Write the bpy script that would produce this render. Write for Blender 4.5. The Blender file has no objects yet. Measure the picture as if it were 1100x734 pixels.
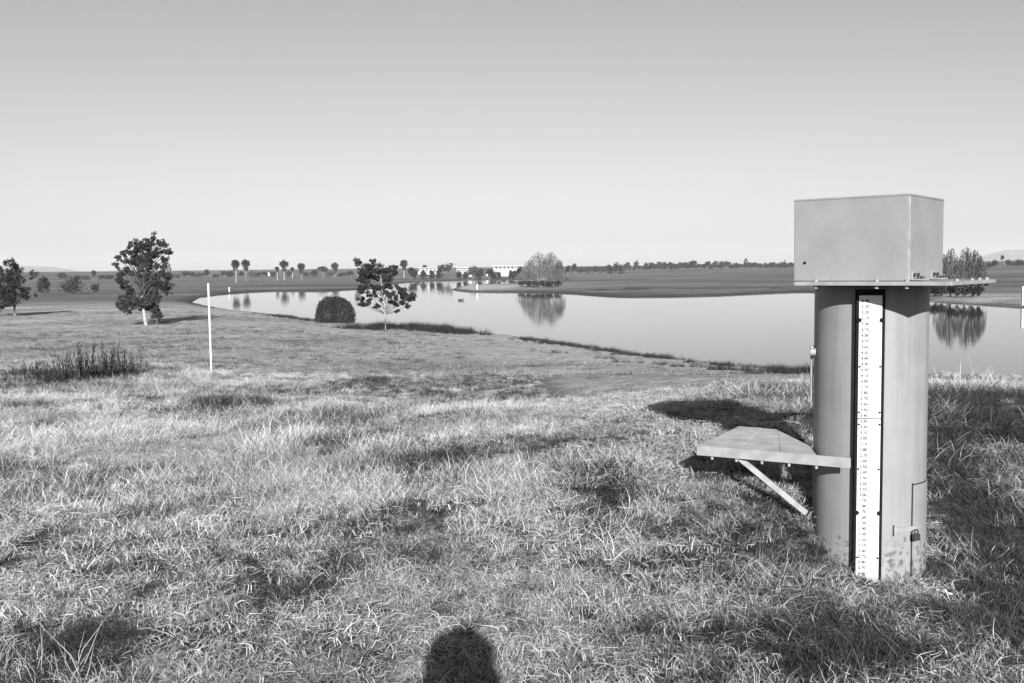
import bpy, bmesh, math, random
import numpy as np
from mathutils import Vector, Matrix, Euler

random.seed(7)
rng = np.random.default_rng(11)
R = math.radians
scene = bpy.context.scene
COL = scene.collection

# ------------------------------------------------------------------ camera
EYE = 1.66
F = 1069.0                        # focal length in photo pixels (photo 1100 wide, 36 mm frame -> 35 mm lens)
TILT = math.atan((367 - 291) / F)
ROLL = R(-0.65)
cam_d = bpy.data.cameras.new('camera')
cam_d.sensor_width = 36.0
cam_d.lens = 36.0 * F / 1100
cam_d.clip_start = 0.02
cam_d.clip_end = 20000
cam = bpy.data.objects.new('camera', cam_d)
COL.objects.link(cam)
CAM_M = Matrix.Translation((0, 0, EYE)) @ Matrix.Rotation(R(90) - TILT, 4, 'X') @ Matrix.Rotation(ROLL, 4, 'Z')
cam.matrix_world = CAM_M
scene.camera = cam
CAM_R = CAM_M.to_3x3()


def ray(px, py):
    return (CAM_R @ Vector(((px - 550) / F, -(py - 367) / F, -1.0))).normalized()


def W(px, py, y):                 # the point at forward distance y behind a photo pixel
    d = ray(px, py)
    return Vector((0, 0, EYE)) + d * (y / d.y)


# ------------------------------------------------------------------ sky, sun, exposure
SUN_D = ray(497, 699)             # direction the sunlight travels (photographer's shadow)
SUN_EL = math.asin(-SUN_D.z)
SUN_AZ = math.atan2(-SUN_D.x, -SUN_D.y)
world = bpy.data.worlds.new('World')
scene.world = world
world.use_nodes = True
wn = world.node_tree
bg = wn.nodes['Background']
sky = wn.nodes.new('ShaderNodeTexSky')
sky.sky_type = 'NISHITA'
sky.sun_disc = False
sky.sun_elevation = SUN_EL
sky.sun_rotation = SUN_AZ % (2 * math.pi)
sky.air_density = 1.0
sky.dust_density = 0.8
sky.ozone_density = 1.0
sep = wn.nodes.new('ShaderNodeSeparateColor')    # black-and-white film panchromatic
wn.links.new(sky.outputs['Color'], sep.inputs[0])
m0 = wn.nodes.new('ShaderNodeMath'); m0.operation = 'MULTIPLY'; m0.inputs[1].default_value = 0.22
m1 = wn.nodes.new('ShaderNodeMath'); m1.operation = 'MULTIPLY_ADD'; m1.inputs[1].default_value = 0.22
m2 = wn.nodes.new('ShaderNodeMath'); m2.operation = 'MULTIPLY_ADD'; m2.inputs[1].default_value = 0.48
wn.links.new(sep.outputs[2], m0.inputs[0])
wn.links.new(m0.outputs[0], m1.inputs[2])
wn.links.new(sep.outputs[0], m1.inputs[0])
wn.links.new(sep.outputs[1], m2.inputs[0])
wn.links.new(m1.outputs[0], m2.inputs[2])
wn.links.new(m2.outputs[0], bg.inputs['Color'])
bg.inputs['Strength'].default_value = 0.0505
sun_d = bpy.data.lights.new('sun', 'SUN')
sun_d.energy = 4.9
sun_d.angle = R(0.5)
sun_d.color = (1.0, 1.0, 1.0)     # monochrome film
sun = bpy.data.objects.new('sun', sun_d)
COL.objects.link(sun)
sun.rotation_euler = SUN_D.to_track_quat('-Z', 'Y').to_euler()
sun.location = (6, -12, 10)
scene.view_settings.view_transform = 'Standard'
scene.view_settings.look = 'None'
scene.view_settings.gamma = 1.0
scene.view_settings.use_curve_mapping = False
scene.view_settings.exposure = 1.18
scene.cycles.max_bounces = 6
scene.cycles.transparent_max_bounces = 8
scene.cycles.volume_bounces = 0


# ------------------------------------------------------------------ numeric noise
_tab = np.random.default_rng(5).random((256, 256))


def vnoise(x, y, s=1.0, seed=0):
    x = np.asarray(x, float) * s + 37.3 * seed + 500
    y = np.asarray(y, float) * s + 91.7 * seed + 500
    xi = np.floor(x).astype(int); yi = np.floor(y).astype(int)
    fx = x - xi; fy = y - yi
    fx = fx * fx * (3 - 2 * fx); fy = fy * fy * (3 - 2 * fy)
    t = lambda a, b: _tab[a % 256, b % 256]
    return (t(xi, yi) * (1 - fx) * (1 - fy) + t(xi + 1, yi) * fx * (1 - fy)
            + t(xi, yi + 1) * (1 - fx) * fy + t(xi + 1, yi + 1) * fx * fy)


def fbm(x, y, s=1.0, seed=0, o=4):
    a, r, n = 1.0, 0.0, 0.0
    for k in range(o):
        r = r + a * vnoise(x, y, s * 2 ** k, seed + k)
        n += a; a *= 0.5
    return r / n


def sstep(a, b, x):
    t = np.clip((np.asarray(x, float) - a) / (b - a), 0, 1)
    return t * t * (3 - 2 * t)


# ------------------------------------------------------------------ materials (all neutral greys)
def new_mat(name):
    m = bpy.data.materials.new(name)
    m.use_nodes = True
    nt = m.node_tree
    return m, nt, nt.nodes['Principled BSDF']


def grey(v):
    return (v, v, v, 1)


def mat(name, v, rough=0.7, var=0.0, scale=8.0, bump=0.0, bscale=40.0, spec=0.3, metal=0.0, coord='Object', detail=5):
    m, nt, b = new_mat(name)
    b.inputs['Base Color'].default_value = grey(v)
    b.inputs['Roughness'].default_value = rough
    b.inputs['Specular IOR Level'].default_value = spec
    b.inputs['Metallic'].default_value = metal
    tc = nt.nodes.new('ShaderNodeTexCoord')
    if var > 0:
        n = nt.nodes.new('ShaderNodeTexNoise')
        n.inputs['Scale'].default_value = scale
        n.inputs['Detail'].default_value = detail
        nt.links.new(tc.outputs[coord], n.inputs['Vector'])
        mr = nt.nodes.new('ShaderNodeMapRange')
        mr.inputs['From Min'].default_value = 0.3
        mr.inputs['From Max'].default_value = 0.7
        mr.inputs['To Min'].default_value = v * (1 - var)
        mr.inputs['To Max'].default_value = v * (1 + var)
        nt.links.new(n.outputs['Fac'], mr.inputs['Value'])
        nt.links.new(mr.outputs[0], b.inputs['Base Color'])
    if bump > 0:
        n2 = nt.nodes.new('ShaderNodeTexNoise')
        n2.inputs['Scale'].default_value = bscale
        n2.inputs['Detail'].default_value = 4
        nt.links.new(tc.outputs[coord], n2.inputs['Vector'])
        bp = nt.nodes.new('ShaderNodeBump')
        bp.inputs['Strength'].default_value = bump
        bp.inputs['Distance'].default_value = 0.01
        nt.links.new(n2.outputs['Fac'], bp.inputs['Height'])
        nt.links.new(bp.outputs[0], b.inputs['Normal'])
    return m


def leaf_mat(name, v, var=0.5, transl=0.3, nscale=0.6):
    """Foliage: a tone of its own per leaf (attribute «tone») and a little light through it."""
    m, nt, b = new_mat(name)
    out = nt.nodes['Material Output']
    at = nt.nodes.new('ShaderNodeAttribute'); at.attribute_name = 'tone'
    mr = nt.nodes.new('ShaderNodeMapRange')
    mr.inputs['To Min'].default_value = v * (1 - var)
    mr.inputs['To Max'].default_value = v * (1 + var)
    nt.links.new(at.outputs['Fac'], mr.inputs['Value'])
    oi = nt.nodes.new('ShaderNodeObjectInfo')
    mr2 = nt.nodes.new('ShaderNodeMapRange')
    mr2.inputs['To Min'].default_value = 0.8
    mr2.inputs['To Max'].default_value = 1.2
    nt.links.new(oi.outputs['Random'], mr2.inputs['Value'])
    geo = nt.nodes.new('ShaderNodeNewGeometry')
    n = nt.nodes.new('ShaderNodeTexNoise')
    n.inputs['Scale'].default_value = nscale
    n.inputs['Detail'].default_value = 3
    nt.links.new(geo.outputs['Position'], n.inputs['Vector'])
    mr3 = nt.nodes.new('ShaderNodeMapRange')
    mr3.inputs['From Min'].default_value = 0.3
    mr3.inputs['From Max'].default_value = 0.7
    mr3.inputs['To Min'].default_value = 0.65
    mr3.inputs['To Max'].default_value = 1.35
    nt.links.new(n.outputs['Fac'], mr3.inputs['Value'])
    a = nt.nodes.new('ShaderNodeMath'); a.operation = 'MULTIPLY'
    c = nt.nodes.new('ShaderNodeMath'); c.operation = 'MULTIPLY'
    nt.links.new(mr.outputs[0], a.inputs[0]); nt.links.new(mr2.outputs[0], a.inputs[1])
    nt.links.new(a.outputs[0], c.inputs[0]); nt.links.new(mr3.outputs[0], c.inputs[1])
    nt.nodes.remove(b)
    d = nt.nodes.new('ShaderNodeBsdfDiffuse')
    t = nt.nodes.new('ShaderNodeBsdfTranslucent')
    mx = nt.nodes.new('ShaderNodeMixShader'); mx.inputs[0].default_value = transl
    nt.links.new(c.outputs[0], d.inputs['Color']); nt.links.new(c.outputs[0], t.inputs['Color'])
    nt.links.new(d.outputs[0], mx.inputs[1]); nt.links.new(t.outputs[0], mx.inputs[2])
    nt.links.new(mx.outputs[0], out.inputs['Surface'])
    return m


def station_paint():
    """Grey paint on steel: soft mottling, thin runs, and a scraped, peeling zone just above the soil."""
    m, nt, b = new_mat('station_paint')
    L = nt.links
    tc = nt.nodes.new('ShaderNodeTexCoord')
    n = nt.nodes.new('ShaderNodeTexNoise'); n.inputs['Scale'].default_value = 5; n.inputs['Detail'].default_value = 8
    L.new(tc.outputs['Object'], n.inputs['Vector'])
    mr = nt.nodes.new('ShaderNodeMapRange')
    mr.inputs['From Min'].default_value = 0.3; mr.inputs['From Max'].default_value = 0.7
    mr.inputs['To Min'].default_value = 0.178; mr.inputs['To Max'].default_value = 0.210
    L.new(n.outputs['Fac'], mr.inputs['Value'])
    sx = nt.nodes.new('ShaderNodeSeparateXYZ'); L.new(tc.outputs['Object'], sx.inputs[0])
    n2 = nt.nodes.new('ShaderNodeTexNoise'); n2.inputs['Scale'].default_value = 9; n2.inputs['Detail'].default_value = 6
    L.new(tc.outputs['Object'], n2.inputs['Vector'])
    z = nt.nodes.new('ShaderNodeMath'); z.operation = 'MULTIPLY_ADD'
    z.inputs[1].default_value = -0.42; z.inputs[2].default_value = 0.21      # noise pushes the edge up and down
    L.new(n2.outputs['Fac'], z.inputs[0])
    ad = nt.nodes.new('ShaderNodeMath'); ad.operation = 'ADD'
    L.new(sx.outputs['Z'], ad.inputs[0]); L.new(z.outputs[0], ad.inputs[1])
    th = nt.nodes.new('ShaderNodeMapRange')
    th.inputs['From Min'].default_value = 0.13; th.inputs['From Max'].default_value = 0.165
    th.inputs['To Min'].default_value = 1.0; th.inputs['To Max'].default_value = 0.0
    L.new(ad.outputs[0], th.inputs['Value'])
    n3 = nt.nodes.new('ShaderNodeTexNoise'); n3.inputs['Scale'].default_value = 30; n3.inputs['Detail'].default_value = 9
    L.new(tc.outputs['Object'], n3.inputs['Vector'])
    cr = nt.nodes.new('ShaderNodeMapRange')
    cr.inputs['From Min'].default_value = 0.47; cr.inputs['From Max'].default_value = 0.6
    cr.inputs['To Min'].default_value = 0.215; cr.inputs['To Max'].default_value = 0.095
    L.new(n3.outputs['Fac'], cr.inputs['Value'])
    mx = nt.nodes.new('ShaderNodeMix'); mx.data_type = 'FLOAT'
    L.new(th.outputs[0], mx.inputs['Factor']); L.new(mr.outputs[0], mx.inputs['A']); L.new(cr.outputs[0], mx.inputs['B'])
    # faint rain streaks down the paint
    mp = nt.nodes.new('ShaderNodeMapping'); mp.inputs['Scale'].default_value = (22, 22, 1.1)
    L.new(tc.outputs['Object'], mp.inputs['Vector'])
    n5 = nt.nodes.new('ShaderNodeTexNoise'); n5.inputs['Scale'].default_value = 1.0; n5.inputs['Detail'].default_value = 5
    L.new(mp.outputs[0], n5.inputs['Vector'])
    sr = nt.nodes.new('ShaderNodeMapRange')
    sr.inputs['From Min'].default_value = 0.35; sr.inputs['From Max'].default_value = 0.6
    sr.inputs['To Min'].default_value = 0.86; sr.inputs['To Max'].default_value = 1.0
    L.new(n5.outputs['Fac'], sr.inputs['Value'])
    ml = nt.nodes.new('ShaderNodeMath'); ml.operation = 'MULTIPLY'
    L.new(mx.outputs['Result'], ml.inputs[0]); L.new(sr.outputs[0], ml.inputs[1])
    L.new(ml.outputs[0], b.inputs['Base Color'])
    b.inputs['Roughness'].default_value = 0.5
    b.inputs['Specular IOR Level'].default_value = 0.25
    n4 = nt.nodes.new('ShaderNodeTexNoise'); n4.inputs['Scale'].default_value = 60
    L.new(tc.outputs['Object'], n4.inputs['Vector'])
    bp = nt.nodes.new('ShaderNodeBump'); bp.inputs['Strength'].default_value = 0.08; bp.inputs['Distance'].default_value = 0.004
    L.new(n4.outputs['Fac'], bp.inputs['Height']); L.new(bp.outputs[0], b.inputs['Normal'])
    return m


M = {}
M['paint'] = station_paint()
M['box_paint'] = mat('box_paint', 0.181, 0.55, 0.08, 6.0, 0.10, 50, 0.25)
M['galv'] = mat('galvanised_steel', 0.208, 0.5, 0.22, 14.0, 0.10, 60, 0.4)
M['plank'] = mat('shelf_boards', 0.34, 0.7, 0.22, 9.0, 0.2, 50, 0.2)
M['white_paint'] = mat('white_paint', 0.539, 0.5, 0.06, 9.0, 0, 40, 0.3)
M['enamel'] = mat('white_enamel', 0.477, 0.35, 0.05, 7.0, 0, 40, 0.4)
M['black'] = mat('black_paint', 0.008, 0.85, 0.3, 20.0, 0, 40, 0.08)
M['ink'] = mat('gauge_ink', 0.03, 0.5)
M['dark_metal'] = mat('dark_metal', 0.03, 0.45, 0.3, 30, 0, 40, 0.4)
M['gap_shade'] = mat('dark_gap', 0.01, 0.9)  # near-black that stands in for the shade inside the hatch slit
M['bark'] = mat('bark', 0.131, 0.9, 0.45, 12, 0.5, 30)
M['pale_bark'] = mat('pale_bark', 0.262, 0.85, 0.3, 6, 0.3, 20)
M['dark_bark'] = mat('dark_bark', 0.054, 0.9, 0.4, 8, 0.4, 20)
M['building'] = mat('white_wall', 0.370, 0.8, 0.06, 1.0)
M['building_glass'] = mat('dark_window', 0.05, 0.15, 0, 1, 0, 1, 0.5)
M['hill'] = mat('hill_scrub', 0.123, 0.95, 0.4, 0.01, coord='Object')
M['rock'] = mat('pale_rock', 0.185, 0.9, 0.4, 9, 0.6, 20)
M['duck'] = mat('duck_feathers', 0.05, 0.7, 0.4, 20)
M['boat'] = mat('boat_hull', 0.02, 0.6, 0.3, 6)
M['pine'] = leaf_mat('pine_foliage', 0.038, 0.6, 0.2, 0.9)
M['sapling'] = leaf_mat('sapling_foliage', 0.036, 0.6, 0.25, 0.9)
M['bush'] = leaf_mat('bush_foliage', 0.046, 0.55, 0.2, 1.2)
M['park'] = leaf_mat('park_foliage', 0.024, 0.6, 0.25, 0.2)
M['park_pale'] = leaf_mat('pale_park_foliage', 0.05, 0.5, 0.3, 0.2)
M['willow'] = leaf_mat('willow_strands', 0.165, 0.55, 0.4, 0.3)
M['willow_dark'] = leaf_mat('dark_willow_strands', 0.115, 0.6, 0.35, 0.3)
M['weed'] = leaf_mat('weed_stems', 0.042, 0.6, 0.2, 0.9)
M['dry_blade'] = leaf_mat('dry_grass_blades', 0.45, 0.75, 0.22, 0.55)
M['green_blade'] = leaf_mat('green_grass_blades', 0.062, 0.7, 0.25, 0.7)
M['mown_blade'] = leaf_mat('mown_grass_blades', 0.29, 0.7, 0.3, 0.35)
M['straw'] = leaf_mat('straw_stalks', 0.36, 0.3, 0.2, 0.9)


# ------------------------------------------------------------------ object helpers
def tag(o, label=None, cat=None, group=None, kind=None):
    if label: o['label'] = label
    if cat: o['category'] = cat
    if group: o['group'] = group
    if kind: o['kind'] = kind
    return o


def empty(name, loc, rz=0.0):
    o = bpy.data.objects.new(name, None)
    o.empty_display_size = 0.2
    o.location = loc
    o.rotation_euler = (0, 0, rz)
    COL.objects.link(o)
    return o


class MB:
    """Collects shapes into one mesh."""
    def __init__(self):
        self.v = []; self.f = []; self.smooth = []

    def add(self, vs, fs, smooth=False):
        b = len(self.v)
        self.v += [tuple(p) for p in vs]
        self.f += [tuple(b + i for i in f) for f in fs]
        self.smooth += [smooth] * len(fs)

    def box(self, c, s, rot=None):
        x, y, z = s[0] / 2, s[1] / 2, s[2] / 2
        vs = [Vector((i, j, k)) for i in (-x, x) for j in (-y, y) for k in (-z, z)]
        if rot is not None:
            vs = [rot @ p for p in vs]
        c = Vector(c)
        self.add([p + c for p in vs], [(0, 1, 3, 2), (4, 6, 7, 5), (0, 4, 5, 1), (2, 3, 7, 6), (0, 2, 6, 4), (1, 5, 7, 3)])

    def prism(self, poly, z0, z1):
        n = len(poly)
        vs = [(p[0], p[1], z0) for p in poly] + [(p[0], p[1], z1) for p in poly]
        fs = [tuple(range(n - 1, -1, -1)), tuple(range(n, 2 * n))]
        fs += [(i, (i + 1) % n, n + (i + 1) % n, n + i) for i in range(n)]
        self.add(vs, fs)

    def tube(self, pts, radii, n=8, caps=True):
        pts = [Vector(p) for p in pts]
        rings = []
        for i, p in enumerate(pts):
            d = (pts[min(i + 1, len(pts) - 1)] - pts[max(i - 1, 0)])
            q = d.to_track_quat('Z', 'Y') if d.length > 1e-9 else Vector((0, 0, 1)).to_track_quat('Z', 'Y')
            r = radii[i] if hasattr(radii, '__len__') else radii
            rings.append([p + q @ Vector((r * math.cos(2 * math.pi * k / n), r * math.sin(2 * math.pi * k / n), 0)) for k in range(n)])
        vs = [p for rg in rings for p in rg]
        fs = []
        for i in range(len(pts) - 1):
            for k in range(n):
                a = i * n + k; b2 = i * n + (k + 1) % n
                fs.append((a, b2, b2 + n, a + n))
        self.add(vs, fs, True)
        if caps:
            self.add(rings[0], [tuple(range(n - 1, -1, -1))])
            self.add(rings[-1], [tuple(range(n))])

    def arc_plate(self, cx, cy, r0, r1, a0, a1, z0, z1, n=16):
        ang = [a0 + (a1 - a0) * i / n for i in range(n + 1)]
        vs = []
        for a in ang:
            for r in (r0, r1):
                for z in (z0, z1):
                    vs.append((cx + r * math.cos(a), cy + r * math.sin(a), z))
        fs = []
        for i in range(n):
            a, b = 4 * i, 4 * (i + 1)
            fs += [(a + 2, b + 2, b + 3, a + 3), (a, a + 1, b + 1, b), (a, b, b + 2, a + 2), (a + 1, a + 3, b + 3, b + 1)]
        fs += [(0, 2, 3, 1), (4 * n, 4 * n + 1, 4 * n + 3, 4 * n + 2)]
        self.add(vs, fs)

    def ball(self, c, r, squash=1.0, n=10):
        c = Vector(c)
        vs = []; fs = []
        for i in range(1, n):
            t = math.pi * i / n
            for k in range(n):
                p = 2 * math.pi * k / n
                vs.append(c + Vector((r * math.sin(t) * math.cos(p), r * math.sin(t) * math.sin(p), r * squash * math.cos(t))))
        for i in range(n - 2):
            for k in range(n):
                a = i * n + k; b = i * n + (k + 1) % n
                fs.append((a, a + n, b + n, b))
        vs.append(c + Vector((0, 0, r * squash))); vs.append(c - Vector((0, 0, r * squash)))
        t, b2 = len(vs) - 2, len(vs) - 1
        for k in range(n):
            fs.append((t, k, (k + 1) % n)); fs.append((b2, (n - 2) * n + (k + 1) % n, (n - 2) * n + k))
        self.add(vs, fs, True)

    def build(self, name, m, parent=None, bevel=0.0, loc=None):
        me = bpy.data.meshes.new(name)
        off = Vector(loc) if loc is not None else Vector((0, 0, 0))
        me.from_pydata([Vector(p) - off for p in self.v], [], self.f)
        me.polygons.foreach_set('use_smooth', self.smooth)
        me.materials.append(m)
        me.update()
        o = bpy.data.objects.new(name, me)
        o.location = off
        COL.objects.link(o)
        if parent is not None:
            o.parent = parent
        if bevel > 0:
            bv = o.modifiers.new('bevel', 'BEVEL')
            bv.width = bevel; bv.segments = 2; bv.limit_method = 'ANGLE'; bv.angle_limit = R(40)
        return o


def np_mesh(name, V, Fq, m, parent=None, tone=None, smooth=False, link=True):
    """One mesh from numpy arrays: V (n,3), Fq (k,3 or 4); tone = a value per vertex."""
    me = bpy.data.meshes.new(name)
    V = np.asarray(V, np.float32); Fq = np.asarray(Fq, np.int32)
    k, s = Fq.shape
    me.vertices.add(len(V)); me.vertices.foreach_set('co', V.ravel())
    me.loops.add(k * s); me.loops.foreach_set('vertex_index', Fq.ravel())
    me.polygons.add(k)
    me.polygons.foreach_set('loop_start', np.arange(0, k * s, s, dtype=np.int32))
    me.polygons.foreach_set('loop_total', np.full(k, s, np.int32))
    me.polygons.foreach_set('use_smooth', np.full(k, smooth))
    if tone is not None:
        a = me.attributes.new('tone', 'FLOAT', 'POINT')
        a.data.foreach_set('value', np.asarray(tone, np.float32))
    me.materials.append(m)
    me.update(calc_edges=True)
    o = bpy.data.objects.new(name, me)
    if link:
        COL.objects.link(o)
    if parent is not None:
        o.parent = parent
    return o


def unit(n):
    v = rng.normal(size=(n, 3))
    return v / np.linalg.norm(v, axis=1, keepdims=True)


def leaf_quads(C, size, aspect=0.5, droop=None):
    """A small leaf-shaped quad at each centre. size scalar or (n,)."""
    n = len(C)
    a = unit(n)
    if droop is not None:
        a = a * (1 - droop) + np.array([0, 0, -1.0]) * droop
        a /= np.linalg.norm(a, axis=1, keepdims=True)
    b = np.cross(a, unit(n)); b /= np.linalg.norm(b, axis=1, keepdims=True) + 1e-9
    s = (np.ones(n) * size * rng.uniform(0.7, 1.3, n))[:, None]
    V = np.stack([C - a * s, C + b * s * aspect, C + a * s, C - b * s * aspect], 1).reshape(-1, 3)
    Fq = np.arange(4 * n).reshape(n, 4)
    tone = np.repeat(rng.random(n), 4)
    return V, Fq, tone


def in_ball(c, r, n, shell=0.45):
    u = unit(n) * (rng.random(n) ** shell)[:, None]
    return np.asarray(c)[None, :] + u * np.asarray(r)


# ------------------------------------------------------------------ terrain
WATER = -1.53
H = EYE - WATER


def on_water(px, py):
    d = ray(px, py)
    t = (WATER - EYE) / d.z
    return (d.x * t, d.y * t)


near_px = [(206, 325), (222, 329), (242, 332.5), (290, 338), (340, 345), (400, 349), (480, 353), (545, 361), (600, 369), (700, 384), (800, 394),
           (870, 400.5), (940, 403.5), (1000, 405), (1100, 409), (1300, 421)]
far_px = [(1300, 345), (1100, 331), (1050, 327.5), (1000, 324.3), (940, 318), (860, 313.3), (805, 315.7), (780, 317), (720, 318.3), (660, 318.5),
          (640, 317.5), (600, 314.6), (560, 313.8), (500, 313.6), (484, 311.8), (490, 309), (520, 306.3), (560, 305), (606, 303.8),
          (606, 300.4), (545, 300.4), (500, 301.2), (450, 302.6), (425, 305), (405, 309.5), (350, 312.8), (290, 312.6), (250, 315.2), (215, 319.5)]
LAKE = np.array([on_water(*p) for p in near_px + far_px])


def lake_sd(x, y):
    """Signed distance to the shoreline, negative over the water."""
    x = np.asarray(x, float); y = np.asarray(y, float)
    d2 = np.full(x.shape, 1e18); inside = np.zeros(x.shape, bool)
    n = len(LAKE)
    for i in range(n):
        ax, ay = LAKE[i]; bx, by = LAKE[(i + 1) % n]
        ex, ey = bx - ax, by - ay
        t = np.clip(((x - ax) * ex + (y - ay) * ey) / (ex * ex + ey * ey), 0, 1)
        d2 = np.minimum(d2, (x - ax - t * ex) ** 2 + (y - ay - t * ey) ** 2)
        c = ((ay > y) != (by > y))
        with np.errstate(divide='ignore', invalid='ignore'):
            xi = ax + (y - ay) / (by - ay + 1e-12) * ex
        inside ^= c & (x < xi)
    s = np.sqrt(d2)
    return np.where(inside, -s, s)


def ground_z(x, y):
    x = np.asarray(x, float); y = np.asarray(y, float)
    sd = lake_sd(x, y)
    out = np.maximum(sd, 0)
    # near side: flat by the station, a low crest behind it, then the long fall to the water
    crest = 0.17 + 0.33 * sstep(-8, 1.0, x)
    side = sstep(1.55, 2.5, x)                       # left of the pipe the bank rises at once, right of it later
    ya = 4.75 + 0.75 * side; yb = 6.15 + 3.0 * side
    prof = crest * (0.86 * sstep(ya, yb, y) + 0.14 * sstep(6.5, 9.3, y)) * (1 - sstep(9.5, 16, y))
    fall = np.interp(y, [-50, 8, 16, 17, 30, 50, 75, 110, 400], [0, 0, 0.03, 0.0, -0.5, -0.97, -1.12, -1.13, -1.1])
    slope = 0.058 + 0.040 * sstep(-4, 6, x)
    near = np.minimum(prof + fall, WATER + 0.06 + slope * out)
    dimple = -0.05 * np.exp(-((x - 2.0) ** 2 + (y - 5.3) ** 2) / 0.5)
    near = near + (fbm(x, y, 0.35, 3) - 0.5) * 0.16 * np.clip(out / 4, 0, 1) * sstep(5.5, 9, np.hypot(x - 2, y - 5.4) + 4.6) + dimple
    # far side: a cut bank, a nearly flat shore, then parkland rising to the skyline
    far = WATER + 0.30 * sstep(0, 1.6, out) + 0.003 * out + 4.1 * sstep(50, 420, out) + 1.5 * sstep(400, 2000, out)
    far = far + (fbm(x, y, 0.012, 9) - 0.5) * 0.9 * sstep(40, 160, out)
    step_y = np.interp(x, SX, SY)
    far = far + 0.32 * sstep(0, 1.6, y - step_y) * sstep(SX[0], SX[0] + 12, x) * (1 - sstep(SX[-1] - 10, SX[-1], x))
    wy = sstep(85, 130, y)
    land = near * (1 - wy) + far * wy
    return np.where(sd < 0, WATER + np.maximum(-1.5, 0.12 * sd) - 0.01, land)


def far_pt(px, py, z):
    d = ray(px, py); t = (z - EYE) / d.z
    return d.x * t, d.y * t


_sp = [far_pt(px, py, WATER + 0.42) for px, py in [(598, 311.5), (660, 311.2), (740, 310), (800, 309.3), (860, 309), (940, 311), (1000, 316)]]
SX = np.array([p[0] for p in _sp]); SY = np.array([p[1] for p in _sp])


def gz(x, y):
    return float(ground_z(np.array([x]), np.array([y]))[0])


_ys = np.concatenate([np.arange(2, 30, 0.05), np.arange(30, 120, 0.2), np.arange(120, 1500, 1.0)])


def ground_at(px, py):
    """Where the sight line through a photo pixel first meets the ground."""
    d = ray(px, py)
    x = d.x / d.y * _ys; z = EYE + d.z / d.y * _ys
    hit = np.nonzero(z <= ground_z(x, _ys))[0]
    y = _ys[hit[0]] if len(hit) else 420.0
    x = d.x / d.y * y
    return Vector((x, y, gz(x, y)))


# ground sheet
tx = np.linspace(-math.asinh(4500 / 8), math.asinh(4500 / 8), 440)
gx = 8 * np.sinh(tx)
ty = np.linspace(-math.asinh(40 / 8), math.asinh(4500 / 8), 640)
gy = 8 * np.sinh(ty)
X, Y = np.meshgrid(gx, gy)
sdg = lake_sd(X.ravel(), Y.ravel())
Z = ground_z(X.ravel(), Y.ravel())
V = np.stack([X.ravel(), Y.ravel(), Z], 1)
nx, ny = len(gx), len(gy)
ii, jj = np.meshgrid(np.arange(nx - 1), np.arange(ny - 1))
a = (jj * nx + ii).ravel()
Fq = np.stack([a, a + 1, a + nx + 1, a + nx], 1)
lawn = sstep(88, 112, Y.ravel() + 14 * (fbm(X.ravel(), Y.ravel(), 0.03, 4) - 0.5))
tall = 1 - sstep(17.5, 22, Y.ravel() + 3 * (fbm(X.ravel(), Y.ravel(), 0.2, 6) - 0.5))
tall = tall * (1 - sstep(0.2, 1.2, X.ravel()) * sstep(10.6, 11.6, Y.ravel()))
pale_spit = np.exp(-((X.ravel() - on_water(494, 311)[0]) / 9) ** 2 - ((Y.ravel() - 178) / 30) ** 2) + 0.45 * np.exp(-((X.ravel() + 1) / 13) ** 2 - ((Y.ravel() - 190) / 30) ** 2)


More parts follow.
